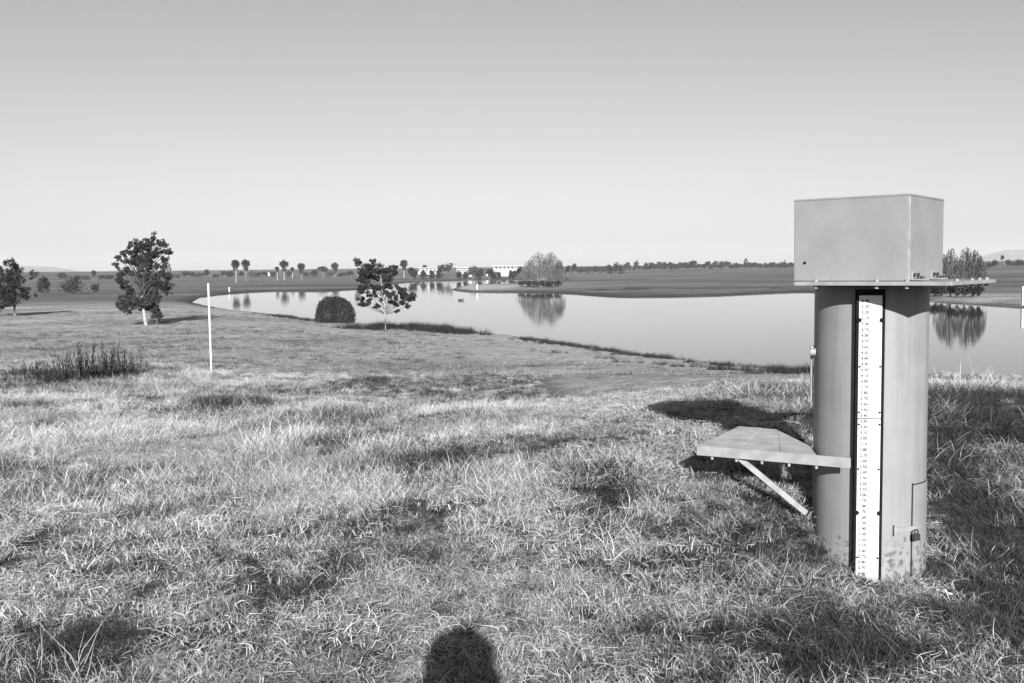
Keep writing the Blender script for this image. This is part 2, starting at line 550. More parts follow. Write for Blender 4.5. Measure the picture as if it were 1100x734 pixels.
def ground_mat():
    m, nt, b = new_mat('meadow_ground')
    L = nt.links
    geo = nt.nodes.new('ShaderNodeNewGeometry')

    def noise(scale, detail=5, stretch=None):
        n = nt.nodes.new('ShaderNodeTexNoise')
        n.inputs['Scale'].default_value = scale; n.inputs['Detail'].default_value = detail
        if stretch:
            mp = nt.nodes.new('ShaderNodeMapping'); mp.inputs['Scale'].default_value = stretch
            L.new(geo.outputs['Position'], mp.inputs['Vector']); L.new(mp.outputs[0], n.inputs['Vector'])
        else:
            L.new(geo.outputs['Position'], n.inputs['Vector'])
        return n.outputs['Fac']

    def rng_(src, lo, hi, f0=0.3, f1=0.7):
        r = nt.nodes.new('ShaderNodeMapRange')
        r.inputs['From Min'].default_value = f0; r.inputs['From Max'].default_value = f1
        r.inputs['To Min'].default_value = lo; r.inputs['To Max'].default_value = hi
        L.new(src, r.inputs['Value']); return r.outputs[0]

    def attr(name):
        t = nt.nodes.new('ShaderNodeAttribute'); t.attribute_name = name; return t.outputs['Fac']

    def mix(f, a_, b_):
        x = nt.nodes.new('ShaderNodeMix'); x.data_type = 'FLOAT'
        L.new(f, x.inputs['Factor']); L.new(a_, x.inputs['A']); L.new(b_, x.inputs['B']); return x.outputs['Result']

    def mul(a_, b_):
        x = nt.nodes.new('ShaderNodeMath'); x.operation = 'MULTIPLY'
        L.new(a_, x.inputs[0]); L.new(b_, x.inputs[1]); return x.outputs[0]

    mown = mul(rng_(noise(0.22, 6, (0.6, 1.0, 1)), 0.19, 0.36), mul(rng_(noise(3.0, 6), 0.7, 1.3), rng_(noise(22.0, 4), 0.6, 1.4)))
    thatch = mul(rng_(noise(1.3, 6), 0.035, 0.09), rng_(noise(30, 4), 0.5, 1.5))
    lawn_ = mul(rng_(noise(0.03, 5, (0.5, 1.6, 1)), 0.055, 0.185), rng_(noise(0.6, 6), 0.75, 1.25))
    thatch = mul(thatch, rng_(noise(90, 6, (1.0, 0.35, 1)), 0.45, 1.9))
    c = mix(attr('tall'), mown, thatch)
    c = mix(attr('lawn'), c, lawn_)
    pale = mul(rng_(noise(0.4, 4), 0.29, 0.37), rng_(noise(6.0, 6), 0.75, 1.25))
    c = mix(attr('pale'), c, pale)
    mud = rng_(noise(2.0, 4), 0.035, 0.06)
    c = mix(attr('bank'), c, mud)
    L.new(c, b.inputs['Base Color'])
    b.inputs['Roughness'].default_value = 1.0
    b.inputs['Specular IOR Level'].default_value = 0.0
    n = nt.nodes.new('ShaderNodeTexNoise'); n.inputs['Scale'].default_value = 9; n.inputs['Detail'].default_value = 8
    L.new(geo.outputs['Position'], n.inputs['Vector'])
    bp = nt.nodes.new('ShaderNodeBump'); bp.inputs['Strength'].default_value = 0.9; bp.inputs['Distance'].default_value = 0.08
    L.new(n.outputs['Fac'], bp.inputs['Height']); L.new(bp.outputs[0], b.inputs['Normal'])
    return m


ground = np_mesh('ground', V, Fq, ground_mat(), smooth=True)
_x, _y = X.ravel(), Y.ravel()
dry_band = 0.75 * np.exp(-((_y - 43 + 5 * (fbm(_x, _y, 0.06, 12) - 0.5)) / 7) ** 2) * (1 - sstep(0, 5, _x))
dry_band = np.maximum(dry_band, 0.75 * sstep(1.2, 2.5, sdg) * (1 - sstep(5, 9, sdg)) * (_y < 60) * sstep(-4, 2, _x))
dry_band = dry_band * (0.6 + 0.8 * fbm(_x, _y, 0.3, 15))
for nm, arr in (('lawn', lawn), ('tall', tall), ('pale', np.clip(np.maximum(pale_spit * 1.3, dry_band), 0, 1) * (sdg > 0)),
                ('bank', np.maximum(np.where(Y.ravel() > 90, 1 - sstep(0.2, 2.2, sdg), 1 - sstep(-0.2, 0.5, sdg)) * (sdg > -30), 0.85 * (np.abs(Y.ravel() - np.interp(X.ravel(), SX, SY) - 0.7) < 1.3) * (X.ravel() > SX[0] + 4) * (X.ravel() < SX[-1])))):
    t = ground.data.attributes.new(nm, 'FLOAT', 'POINT')
    t.data.foreach_set('value', np.asarray(arr, np.float32))
tag(ground, kind='structure')

# lake surface
m, nt, b = new_mat('lake_surface')
b.inputs['Base Color'].default_value = grey(0.03)
b.inputs['Roughness'].default_value = 0.03
b.inputs['IOR'].default_value = 1.333
b.inputs['Specular IOR Level'].default_value = 0.5
tc = nt.nodes.new('ShaderNodeNewGeometry')
mp = nt.nodes.new('ShaderNodeMapping'); mp.inputs['Scale'].default_value = (0.5, 1.5, 1)
n = nt.nodes.new('ShaderNodeTexNoise'); n.inputs['Scale'].default_value = 1.6; n.inputs['Detail'].default_value = 3
nt.links.new(tc.outputs['Position'], mp.inputs['Vector']); nt.links.new(mp.outputs[0], n.inputs['Vector'])
bp = nt.nodes.new('ShaderNodeBump'); bp.inputs['Strength'].default_value = 0.10; bp.inputs['Distance'].default_value = 0.02
nt.links.new(n.outputs['Fac'], bp.inputs['Height']); nt.links.new(bp.outputs[0], b.inputs['Normal'])
mb = MB()
x0, x1 = LAKE[:, 0].min() - 3, LAKE[:, 0].max() + 3
y0, y1 = LAKE[:, 1].min() - 3, LAKE[:, 1].max() + 3
mb.add([(x0, y0, WATER), (x1, y0, WATER), (x1, y1, WATER), (x0, y1, WATER)], [(0, 1, 2, 3)])
tag(mb.build('lake_water', m), kind='structure')

# low desert hills far away
def hill(name, pxs, y, thick):
    """A ridge: crest pixels become crest heights at distance y."""
    cr = [W(px, py, y) for px, py in pxs]
    n = 90
    xs = np.linspace(cr[0].x, cr[-1].x, n)
    zs = np.interp(xs, [p.x for p in cr], [p.z for p in cr])
    zs = zs + (fbm(xs, xs * 0, 0.02, 2) - 0.5) * 5
    rows = 13
    V = []
    for j in range(rows):
        s = -1 + 2 * j / (rows - 1)
        prof = max(0.0, 1 - abs(s)) ** 0.8
        yy = y + s * thick + (fbm(xs, xs * 0 + j, 0.01, 7) - 0.5) * 60
        V.append(np.stack([xs, yy, 1.0 + (zs - 1.0) * prof + (fbm(xs, yy, 0.02, 8) - 0.5) * 4 * prof], 1))
    V = np.concatenate(V)
    ii, jj = np.meshgrid(np.arange(n - 1), np.arange(rows - 1))
    a = (jj * n + ii).ravel()
    return tag(np_mesh(name, V, np.stack([a, a + 1, a + n + 1, a + n], 1), M['hill'], smooth=True), kind='structure')


hill('hills', [(-260, 296), (-160, 289), (-60, 286), (5, 285.5), (30, 286), (58, 286.5), (66, 290), (76, 294), (110, 298)], 3300, 380)
hill('hills', [(1010, 286), (1040, 280), (1066, 274), (1078, 269), (1100, 268), (1140, 266), (1200, 272), (1280, 268), (1380, 284)], 3600, 420)

# air
hz = MB()
hz.box((0, 2000, 39), (9400, 5600, 84))
hm = bpy.data.materials.new('air'); hm.use_nodes = True
hn = hm.node_tree
hn.nodes.remove(hn.nodes['Principled BSDF'])
pv = hn.nodes.new('ShaderNodeVolumePrincipled')
pv.inputs['Color'].default_value = grey(0.95)
pv.inputs['Density'].default_value = 0.00022
pv.inputs['Anisotropy'].default_value = 0.0
hn.links.new(pv.outputs[0], hn.nodes['Material Output'].inputs['Volume'])
haze = hz.build('haze', hm)
tag(haze, kind='stuff')


# ------------------------------------------------------------------ the gauging station
PC = W(933.6, 470, 5.57); PC.z = 0            # pipe axis
PR = 0.303
st = empty('gauging_station', (PC.x, PC.y, 0))
tag(st, 'grey cylindrical stilling well with square box, staff gauge and side shelf in grass', 'gauging station')
u = Vector((math.cos(R(141)), math.sin(R(141)), 0))
v = Vector((math.cos(R(51)), math.sin(R(51)), 0))
view = math.atan2(-PC.y, -PC.x)                # angle from the pipe towards the photographer
L_ = lambda p: Vector((p[0] - PC.x, p[1] - PC.y, p[2]))   # world to station coordinates

mb = MB()
N = 96
ring = [(PR * math.cos(2 * math.pi * k / N), PR * math.sin(2 * math.pi * k / N)) for k in range(N)]
zs = [-0.35, 0.0, 0.3, 0.8, 1.2, 1.555]
vs = [(x, y, z) for z in zs for x, y in ring]
fs = [(i * N + k, i * N + (k + 1) % N, (i + 1) * N + (k + 1) % N, (i + 1) * N + k) for i in range(len(zs) - 1) for k in range(N)]
mb.add(vs, fs, True)
mb.build('well_pipe', M['paint'], st)

# deck: a steel plate larger than the box, with an edge of flat bar and bolts
C0 = W(975, 302.5, 5.15); C0.z = 0
S = 0.618
deck_c = lambda a, b_: C0 + u * a + v * b_
poly = [L_(deck_c(-0.27, -0.20)), L_(deck_c(-0.27, 0.65)), L_(deck_c(0.63, 0.65)), L_(deck_c(0.53, -0.20))]
mb = MB(); mb.prism([(p.x, p.y) for p in poly][::-1], 1.563, 1.583)
deck = mb.build('deck_plate', M['galv'], st, 0.003)
mb = MB()
for k, (a, b_) in enumerate([(-0.235, 0.02), (-0.235, 0.30), (-0.235, 0.60), (-0.235, 0.45), (0.1, -0.17), (0.42, -0.17), (-0.05, -0.17)]):
    p = L_(deck_c(a, b_))
    mb = MB(); mb.tube([(p.x, p.y, 1.548), (p.x, p.y, 1.594)], 0.012, 6)
    mb.build('bolt', M['galv'], deck)

# instrument box
rotb = Matrix.Rotation(R(51), 3, 'Z')
bc = L_(C0 + u * (S / 2) + v * (S / 2))
BT = 2.032
mb = MB(); mb.box((bc.x, bc.y, (1.5835 + BT - 0.002) / 2), (S, S, BT - 0.002 - 1.5835), rotb)
box = mb.build('instrument_box', M['box_paint'], st, 0.006)
mb = MB()                                     # folded cover: the front sheet laps round the corner edge as a pale strip
mb.box((bc.x, bc.y, BT - 0.004), (S + 0.006, S + 0.006, 0.012), rotb)
mb.build('lid', M['box_paint'], box, 0.004)
mb = MB()
p = L_(C0 + v * 0.006); mb.box((p.x, p.y, (1.59 + BT - 0.012) / 2), (0.012, 0.008, BT - 0.012 - 1.59), rotb)
mb.box((p.x - 0.001, p.y + 0.001, (1.59 + BT - 0.012) / 2), (0.006, 0.020, BT - 0.012 - 1.59), rotb)
mb.build('corner_seam', M['galv'], box, 0.002)
mb = MB()                                     # small hole low on the front face
hp = L_(C0 + u * (S - 0.065) - v * 0.001); mb.tube([hp + Vector((0, 0, 1.685)), hp - v * 0.003 + Vector((0, 0, 1.685))], 0.008, 12)
mb.build('keyhole', M['black'], box)
for a0 in (0.10, 0.44):                       # two small hinged hold-down brackets at the foot of the right face
    mb = MB()
    q = L_(C0 + v * a0 - u * 0.004)
    mb.box(q + Vector((0, 0, 1.612)), (0.10, 0.010, 0.05), Matrix.Rotation(R(51), 3, 'Z'))
    q2 = L_(C0 + v * a0 - u * 0.035)
    mb.box(q2 + Vector((0, 0, 1.590)), (0.10, 0.06, 0.008), Matrix.Rotation(R(51), 3, 'Z'))
    br = mb.build('hold_down_bracket', M['galv'], st, 0.002)
    mb = MB()
    for s_ in (-0.03, 0.03):
        mb = MB()
        q3 = q2 + v * s_
        mb.tube([q3 + Vector((0, 0, 1.594)), q3 + Vector((0, 0, 1.608))], 0.011, 6)
        mb.build('bolt', M['dark_metal'], br)
        mb = MB()
        q4 = q + v * s_ - u * 0.004
        mb.tube([q4 + Vector((0, 0, 1.616)), q4 - u * 0.012 + Vector((0, 0, 1.616))], 0.010, 6)
        mb.build('bolt', M['dark_metal'], br)

# gauge board and plates
gang = R(-99)                                 # direction the board faces
gn = Vector((math.cos(gang), math.sin(gang), 0))
gt = Vector((-gn.y, gn.x, 0))                 # along the board, to the right
gc = L_(W(934.2, 470, 5.20)); gc.z = 0
gc = gn * (PR + 0.022)
ctr = W(933.6, 470, PC.y + gc.y)
gc = gc + gt * ((ctr.x - PC.x - gc.x) / gt.x)
rotg = Matrix((gt, -gn, Vector((0, 0, 1)))).transposed()
zt = W(933, 317.5, PC.y + gc.y).z; zb = W(933, 629, PC.y + gc.y).z
mb = MB(); mb.box(gc - gn * 0.019 + gt * 0.003 + Vector((0, 0, (1.54 + zb - 0.1) / 2)), (0.148, 0.036, 1.54 - zb + 0.1), rotg)
board = mb.build('gauge_board', M['black'], st, 0.003)
zj = W(933, 450, PC.y + gc.y).z
for z0, z1, lab in ((zj + 0.0025, zt, 'upper'), (zb - 0.08, zj - 0.0025, 'lower')):
    mb = MB(); mb.box(gc + gn * 0.001 + gt * 0.002 + Vector((0, 0, (z0 + z1) / 2)), (0.117, 0.004, z1 - z0), rotg)
    mb.build('staff_gauge_plate', M['enamel'], board, 0.001)


def text_mesh(items, name, m, parent):
    """Figures on the gauge, gathered into one mesh; items = (string, size, matrix)."""
    bm = bmesh.new()
    for s, size, mtx in items:
        c = bpy.data.curves.new('figures', 'FONT'); c.body = s; c.size = size; c.align_x = 'LEFT'; c.align_y = 'CENTER'
        c.extrude = 0.0004; c.offset = 0.0007
        t = bpy.data.objects.new('figures', c); COL.objects.link(t)
        dg = bpy.context.evaluated_depsgraph_get()
        me = bpy.data.meshes.new_from_object(t.evaluated_get(dg))
        me.transform(mtx); bm.from_mesh(me)
        bpy.data.objects.remove(t); bpy.data.curves.remove(c); bpy.data.meshes.remove(me)
    me = bpy.data.meshes.new(name); bm.to_mesh(me); bm.free()
    me.materials.append(m)
    o = bpy.data.objects.new(name, me); COL.objects.link(o); o.parent = parent
    return o


items = []
z540 = W(933, 323.3, PC.y + gc.y).z
step = (z540 - W(933, 607 / 4.32 + 300, PC.y + gc.y).z) / 19
RT = Matrix((gt, Vector((0, 0, 1)), gn)).transposed().to_4x4()
tick = MB()
for k in range(50):
    z = z540 - k * step
    val = 5.4 - 0.1 * k
    if z < zb + 0.01:
        break
    p = gc + gn * 0.0042 - gt * 0.044 + Vector((0, 0, z))
    items.append(('%.2f' % val, 0.0222, Matrix.Translation(p) @ RT))
text_mesh(items, 'gauge_figures', M['ink'], board)
mb = MB()
for py, big in ((344, 1), (394, 0), (443, 0), (456, 0), (504, 0), (551, 1), (599, 0)):
    z = W(933, py, PC.y + gc.y).z
    for s_ in (-1, 1):
        p = gc + gn * 0.003 + gt * (0.002 + s_ * (0.052 if not big else 0.057)) + Vector((0, 0, z))
        mb = MB(); mb.tube([p, p + gn * (0.006 if big else 0.004)], 0.012 if big else 0.0055, 8)
        mb.build('screw', M['black'], board)

# hatch on the right flank with strap and padlock
ha = view + math.asin((978 - 933.6) / 60.5)
zh0, zh1 = W(978, 616, 5.35).z, W(978, 517, 5.35).z
mb = MB(); mb.arc_plate(0, 0, PR - 0.002, PR + 0.005, ha + 0.016, ha + 0.95, zh0, zh1 - 0.012, 20)
hatch = mb.build('hatch_door', M['paint'], st)
mb = MB()
mb.arc_plate(0, 0, PR - 0.001, PR + 0.0015, ha - 0.012, ha + 0.018, zh0, zh1, 3)
mb.arc_plate(0, 0, PR - 0.001, PR + 0.0018, ha + 0.018, ha + 0.96, zh1 - 0.014, zh1 - 0.006, 16)
mb.build('hatch_gap_shade', M['gap_shade'], hatch)  # raised dark strips, the slit's shade put in as colour
zp = W(975, 566, 5.33).z
a0 = view + math.asin((960 - 933.6) / 60.5)
a1 = view + math.asin((986 - 933.6) / 60.5)
mb = MB(); mb.arc_plate(0, 0, PR + 0.005, PR + 0.011, a0, a1, zp - 0.013, zp + 0.013, 8)
mb.arc_plate(0, 0, PR + 0.001, PR + 0.022, a0 - 0.025, a0 + 0.012, zp - 0.026, zp + 0.026, 2)
hasp = mb.build('hasp', M['galv'], hatch)
rad = Vector((math.cos(ha), math.sin(ha), 0)); tan = Vector((-rad.y, rad.x, 0))
rotp = Matrix((tan, rad, Vector((0, 0, 1)))).transposed()
mb = MB()
pc = rad * (PR + 0.032) + Vector((0, 0, zp - 0.042))
mb.box(pc, (0.042, 0.020, 0.036), rotp)
arc = [pc + tan * (0.013 * math.cos(t)) + Vector((0, 0, 0.018 + 0.008 + 0.015 * math.sin(t))) for t in np.linspace(math.pi, 0, 9)]
mb.tube([pc + tan * -0.013 + Vector((0, 0, 0.016))] + arc + [pc + tan * 0.013 + Vector((0, 0, 0.016))], 0.0045, 8)
mb.build('padlock', M['dark_metal'], hasp, 0.002)

# lift handle on the left flank
la = view - R(83)
rl = Vector((math.cos(la), math.sin(la), 0)); tl = Vector((-rl.y, rl.x, 0))
zl1, zl0 = W(877, 378, 5.6).z, W(877, 432, 5.6).z
mb = MB()
pa = rl * (PR + 0.012)
mb.tube([pa + Vector((0, 0, zl1 - 0.03)), pa + Vector((0, 0, zl0))], 0.009, 8)
mb.box(rl * (PR + 0.006) + Vector((0, 0, zl1)), (0.05, 0.03, 0.06), Matrix((tl, rl, Vector((0, 0, 1)))).transposed())
p2 = rl * PR * 0.985 + tl * 0.06
mb.tube([p2 + Vector((0, 0, zl1)), p2 + rl * 0.03 + Vector((0, 0, zl1))], 0.022, 12)
mb.build('lift_handle', M['galv'], st, 0.002)

# side shelf: three boards on an angle-iron front rail with a diagonal strut
FL = W(749, 480, 5.66); FR = W(914, 491, 5.23)
zs_ = (FL.z + FR.z) / 2                        # height of the shelf top
FL.z = FR.z = 0
BL = W(793, 458, 6.36); BL.z = 0
BR = W(835, 461, 6.23); BR.z = 0
PT = W(869, 478, 5.66); PT.z = 0
ud = (FL - FR).normalized(); vd = Vector((-ud.y, ud.x, 0))
vd = vd if vd.y > 0 else -vd
shelf_ax = (PT - FL).length


def along(p, q, t):
    return p + (q - p) * t


mb = MB()
front_r = along(FL, FR, 0.80)
cuts = [0.0, 0.36, 0.70, 1.0]
back = [BL, along(BL, BR, 0.62), BR, PT]
front = [along(FL, front_r, t) for t in cuts]
for k in range(3):
    g = 0.0018
    A, B = front[k] + (front[k + 1] - front[k]).normalized() * g, front[k + 1]
    Cc, D = back[k + 1], back[k] + (back[k + 1] - back[k]).normalized() * g
    poly = [L_(A), L_(B), L_(Cc), L_(D)]
    mb.prism([(p.x, p.y) for p in poly], zs_ - 0.035, zs_ - 0.002 - 0.002 * k)
shelf = mb.build('side_shelf', M['plank'], st, 0.003)
mb = MB()
rr = Matrix((ud, vd, Vector((0, 0, 1)))).transposed()
mid = L_((FL + FR) / 2)
ln = (FL - FR).length
mb.box(mid - vd * 0.005 + Vector((0, 0, zs_ - 0.026)), (ln, 0.007, 0.056), rr)
mb.box(mid + vd * 0.022 + ud * 0.08 + Vector((0, 0, zs_ - 0.042)), (ln - 0.2, 0.044, 0.006), rr)
mb.build('front_rail', M['galv'], shelf, 0.001)
mb = MB()
for px in (764.5, 790.5, 817, 844.5, 871.5):
    t = (px - 749) / 165.0 * 1.06
    p = L_(along(FL, FR, min(t, 0.98))) + vd * 0.01
    mb = MB(); mb.tube([p + Vector((0, 0, zs_ - 0.075)), p + Vector((0, 0, zs_ - 0.045))], 0.009, 6)
    mb.build('bolt', M['galv'], shelf)
mb = MB()
s0 = L_(along(FL, FR, 0.27)) + vd * 0.03 + Vector((0, 0, zs_ - 0.05))
s1 = L_(W(866, 551, 5.50))
dirn = (s1 - s0)
q = dirn.to_track_quat('X', 'Z').to_matrix()
mb.box((s0 + s1) / 2, (dirn.length, 0.034, 0.030), q)
mb.build('diagonal_strut', M['galv'], shelf, 0.001)
mb = MB()                                      # back bearer that ties the boards to the pipe
b0 = L_(along(BL, FL, 0.08)); b1 = L_(along(BR, PT, 0.15))
dd = b1 - b0
mb.box((b0 + b1) / 2 + Vector((0, 0, zs_ - 0.062)), (dd.length, 0.04, 0.05), dd.to_track_quat('X', 'Z').to_matrix())
mb.build('back_bearer', M['galv'], shelf, 0.001)


# ------------------------------------------------------------------ vegetation builders
def tuft_tree(name, label, cat, base_px, trunk_px, tufts, leaf, per, mt, bark, r_trunk, depth=0.35, limbs=True, parts=('trunk', 'crown'), group=None):
    """A tree: trunk through picture points at the tree's own distance, limbs to each tuft, tufts of small leaves with real depth."""
    g0 = ground_at(*base_px)
    y = g0.y
    k = F / y
    root = empty(name, g0)
    tag(root, label, cat, group)
    tp = [W(px, py, y) - g0 for px, py in trunk_px]
    tp[0].z = -0.05
    wid = (max(t[0] for t in tufts) - min(t[0] for t in tufts)) / k
    ctr_px = sum(t[0] for t in tufts) / len(tufts)
    mb = MB()
    n = len(tp)
    mb.tube(tp, [r_trunk * (1 - 0.72 * i / (n - 1)) for i in range(n)], 8)
    Cs = []
    lb = MB()
    for (px, py, r) in tufts:
        r = r * (1.22 if name == 'sapling' else 1.12)
        half = math.sqrt(max(0.05, 1 - min(0.95, (2 * (px - ctr_px) / k / max(wid, 0.1)) ** 2))) * wid * depth
        c = W(px, py, y) - g0
        c.y += random.uniform(-half, half)
        rr_ = r / k
        sq = np.array((random.uniform(.75, 1.3), random.uniform(.8, 1.2), random.uniform(.6, 1.0))) * rr_
        ns_ = random.randint(4, 7)
        for q_ in range(ns_):                 # a tuft is a handful of sprigs with gaps between them
            u3 = Vector((random.gauss(0, 1), random.gauss(0, 1), random.gauss(0, 0.8))).normalized() * random.uniform(0.35, 0.95)
            cc = (c.x + u3.x * sq[0], c.y + u3.y * sq[1], c.z + u3.z * sq[2])
            Cs.append(in_ball(cc, sq * random.uniform(0.32, 0.66), int(per * max(0.5, (r / 5.0)) ** 1.6 / ns_), 0.5))
        if limbs:
            t = min(max((c.z / max(tp[-1].z, 0.1)) - 0.22, 0.25), 0.97) * (n - 1)
            i = int(t); s = tp[i] + (tp[min(i + 1, n - 1)] - tp[i]) * (t - i)
            mid_ = (s + c) / 2 + Vector((random.uniform(-.05, .05), random.uniform(-.05, .05), -0.03)) * wid * 0.3
            lb.tube([s, mid_, c], [r_trunk * 0.30, r_trunk * 0.22, r_trunk * 0.08], 5, False)
    mb.build(parts[0], bark, root)
    lb.build('limbs', M['dark_bark'], root)
    V, Fq, tone = leaf_quads(np.concatenate(Cs), leaf, 0.45)
    np_mesh(parts[1], V, Fq, mt, root, tone)
    return root


def fill_bounds(bounds, n, r0, r1, gap=0.75):
    """Tufts spread inside an outline given as rows (y, left, right)."""
    ys = [b[0] for b in bounds]
    out = []
    tries = 0
    while len(out) < n and tries < 6000:
        tries += 1
        y = random.uniform(ys[0], ys[-1])
        l = np.interp(y, ys, [b[1] for b in bounds]); r = np.interp(y, ys, [b[2] for b in bounds])
        rad_ = random.uniform(r0, r1)
        if r - l < 2 * rad_ * 0.9:
            x = (l + r) / 2
        else:
            x = random.uniform(l + rad_ * 0.8, r - rad_ * 0.8)
        if all(math.hypot(x - a, y - b) > gap * min(rad_, c) for a, b, c in out):
            out.append((x, y, rad_))
    return out


# the two pines of the field
tuft_tree('pine_tree', 'tall dark bushy pine with a pale bare lower trunk, alone in the dry field', 'tree', (157, 349.5),
          [(157, 350), (154.5, 335), (152.5, 318), (151, 300), (152, 275), (156, 256)],
          [(160, 254, 5), (159, 260, 6), (140, 262, 5), (144, 265, 4), (174, 261, 5), (168, 259, 3), (178, 268, 3.5), (133, 272, 4)] +
          fill_bounds([(262, 150, 170), (270, 131, 181), (280, 125, 181), (285, 123, 186), (300, 124, 183), (314, 124, 185), (322, 125, 176), (334, 126, 152)], 125, 2.6, 5.6, 0.78),
          0.065, 190, M['pine'], M['pale_bark'], 0.10)
tuft_tree('pine_tree', 'dark spreading pine cut by the picture edge, in the dry field', 'tree', (16, 339.5),
          [(16, 340), (15.5, 328), (13, 312), (14, 297), (15, 283)],
          [(15.5, 283, 4), (29, 292, 3.2), (27, 299, 3), (37, 317, 2.5)] +
          fill_bounds([(282, 11, 20), (290, 3, 24), (300, -8, 26), (308, -14, 26), (315, -20, 33), (322, -22, 33), (330, -14, 14)], 90, 2.6, 5.2, 0.75),
          0.065, 190, M['pine'], M['bark'], 0.14)

# the leaning sapling by the water
tuft_tree('sapling', 'slender open sapling with a whitish trunk at the water edge, beside the dome-shaped bush', 'tree', (414, 354.5),
          [(414, 355), (414, 341), (413, 328), (411, 314), (409, 300), (406, 288)],
          [(385, 282, 3), (394, 289, 6), (402, 286, 5.5), (391, 304, 6), (397, 298, 7), (392, 313, 4), (388, 295, 4), (412, 291, 6.5), (423, 288, 4.5), (417, 300, 5),
           (407, 299, 7), (404, 316, 4), (431, 318, 6.5), (439, 319, 6), (423, 318, 5), (428, 326, 5), (427.5, 334, 2.5), (436, 329, 3.5), (386, 323, 5),
           (391, 327, 3.6), (400.5, 324, 4), (404, 329, 3), (410, 314, 3), (419, 324, 3.6), (411, 322, 2.6), (443, 321, 3.5), (396, 309, 4), (421, 309, 3), (399, 280, 3),
           (416, 308, 4), (428, 310, 3.5), (434, 312, 3.5), (409, 309, 4), (402, 308, 4), (420, 317, 4), (414, 314, 3), (395, 318, 3), (424, 295, 3.5), (389, 309, 3.5)],
          0.05, 380, M['sapling'], M['pale_bark'], 0.055)

# the dome-shaped bush
g0 = ground_at(360, 347.5)
k = F / g0.y
root = empty('round_bush', g0); tag(root, 'dense dome-shaped dark bush trimmed round, on the lake edge left of the sapling', 'bush')
rw, rh = 20.5 / k, 29.5 / k
P = unit(26000); P = P[P[:, 2] > -0.7][:17000]
rad_ = rng.random(17000) ** 0.12 * (1 + 0.045 * np.abs(rng.normal(size=17000)))
lump = unit(60)
sh = 0.95 + np.max(np.exp(14 * (P @ lump.T - 1)) * rng.uniform(0.02, 0.12, 60)[None, :], axis=1)
C = P * (rad_ * sh)[:, None] * np.array([rw, rw, rh * 0.72]) + np.array([0, 0, rh * 0.24])
V, Fq, tone = leaf_quads(C, 0.055, 0.35)
np_mesh('foliage', V, Fq, M['bush'], root, tone)
mb = MB()
for j in range(9):
    a_ = j * 0.7
    mb.tube([(0.1 * math.cos(a_), 0.1 * math.sin(a_), -0.03), (rw * 0.15 * math.cos(a_), rw * 0.15 * math.sin(a_), rh * 0.15)], [0.025, 0.01], 5)
mb.build('stems', M['dark_bark'], root)


def willow(name, label, base_px, domes, n_str, mt, bark, trunk_r, strand_w, group=None):
    """A weeping willow: arched limbs and hanging leafy strands. domes = (px, top py, half width px, hang to py)."""
    g0 = ground_at(*base_px)
    y = g0.y; k = F / y
    root = empty(name, g0); tag(root, label, 'tree', group)
    mb = MB()
    ends = []
    for (px, py, hw, _) in domes:
        top = W(px, py, y) - g0
        mb.tube([(0, 0, -0.1), (top.x * 0.4, 0, top.z * 0.45), (top.x, random.uniform(-.4, .4), top.z * 0.93)], [trunk_r, trunk_r * 0.6, trunk_r * 0.12], 7)
        for j in range(10):
            a_ = random.uniform(0, 6.28); rr_ = hw / k * random.uniform(0.3, 0.95)
            e = Vector((top.x + rr_ * math.cos(a_), rr_ * math.sin(a_), top.z * random.uniform(0.68, 0.95)))
            mb.tube([(top.x * 0.5, 0, top.z * 0.5), (top.x * 0.85 + e.x * .1, e.y * 0.3, top.z * 0.82), e], [trunk_r * 0.22, trunk_r * 0.12, trunk_r * 0.03], 5, False)
    mb.build('trunk', bark, root)
    Vs, Ts = [], []
    for (px, py, hw, low) in domes:
        top = W(px, py, y) - g0; bot = (W(px, low, y) - g0).z
        for s in range(n_str):
            a_ = random.uniform(0, 6.28); q = math.sqrt(random.random())
            rr_ = hw / k * q
            x0_, y0_ = top.x + rr_ * math.cos(a_), rr_ * math.sin(a_)
            z0_ = top.z - (top.z - bot) * 0.42 * q ** 3 - random.random() * 0.25 * (top.z - bot) * (1 - q * 0.3) * (random.random() < 0.75)
            ln_ = (z0_ - bot) * random.choice((0.35, 0.5, 0.7, 0.9, 1.0)) * random.uniform(0.7, 1.0)
            m_ = max(4, int(ln_ / 0.28))
            t = np.arange(m_) / m_
            arc_ = 0.22 * hw / k * (1 - np.exp(-t * 6)) * (0.4 + q)          # the strand springs outward before it hangs
            cx = x0_ * 1.0 - 0.12 * hw / k * math.cos(a_) + arc_ * math.cos(a_) + rng.normal(0, 0.03, m_)
            cy = y0_ - 0.12 * hw / k * math.sin(a_) + arc_ * math.sin(a_) + rng.normal(0, 0.03, m_)
            Vs.append(np.stack([cx, cy, z0_ - 0.35 - ln_ * t ** 1.35], 1))
    C = np.concatenate(Vs)
    V, Fq, tone = leaf_quads(C, strand_w, 0.22, 0.86)
    np_mesh('crown', V, Fq, mt, root, tone)
    return root


willow('willow_tree', 'large pale weeping willow on the far spit, mirrored in the lake', (582, 308.5),
       [(578, 268.5, 12, 306), (592, 268.5, 11, 304), (568, 277, 9, 306), (601, 277, 6, 303), (585, 275, 18, 306), (566, 288, 11, 307)], 175, M['willow'], M['bark'], 0.30, 0.15)
willow('willow_tree', 'drooping willow just clear of the instrument box, twin tops against the sky', (1019, 316),
       [(1022, 263, 8, 308), (1013, 270, 8, 312), (1029, 273, 6, 310)], 150, M['willow_dark'], M['dark_bark'], 0.16, 0.13)
willow('willow_tree', 'drooping willow with arching outer branches, nearest the hills beyond the deck', (1043, 316),
       [(1038, 262, 8, 308), (1047, 265, 9, 308), (1054, 272, 6, 308)], 150, M['willow_dark'], M['dark_bark'], 0.16, 0.13)


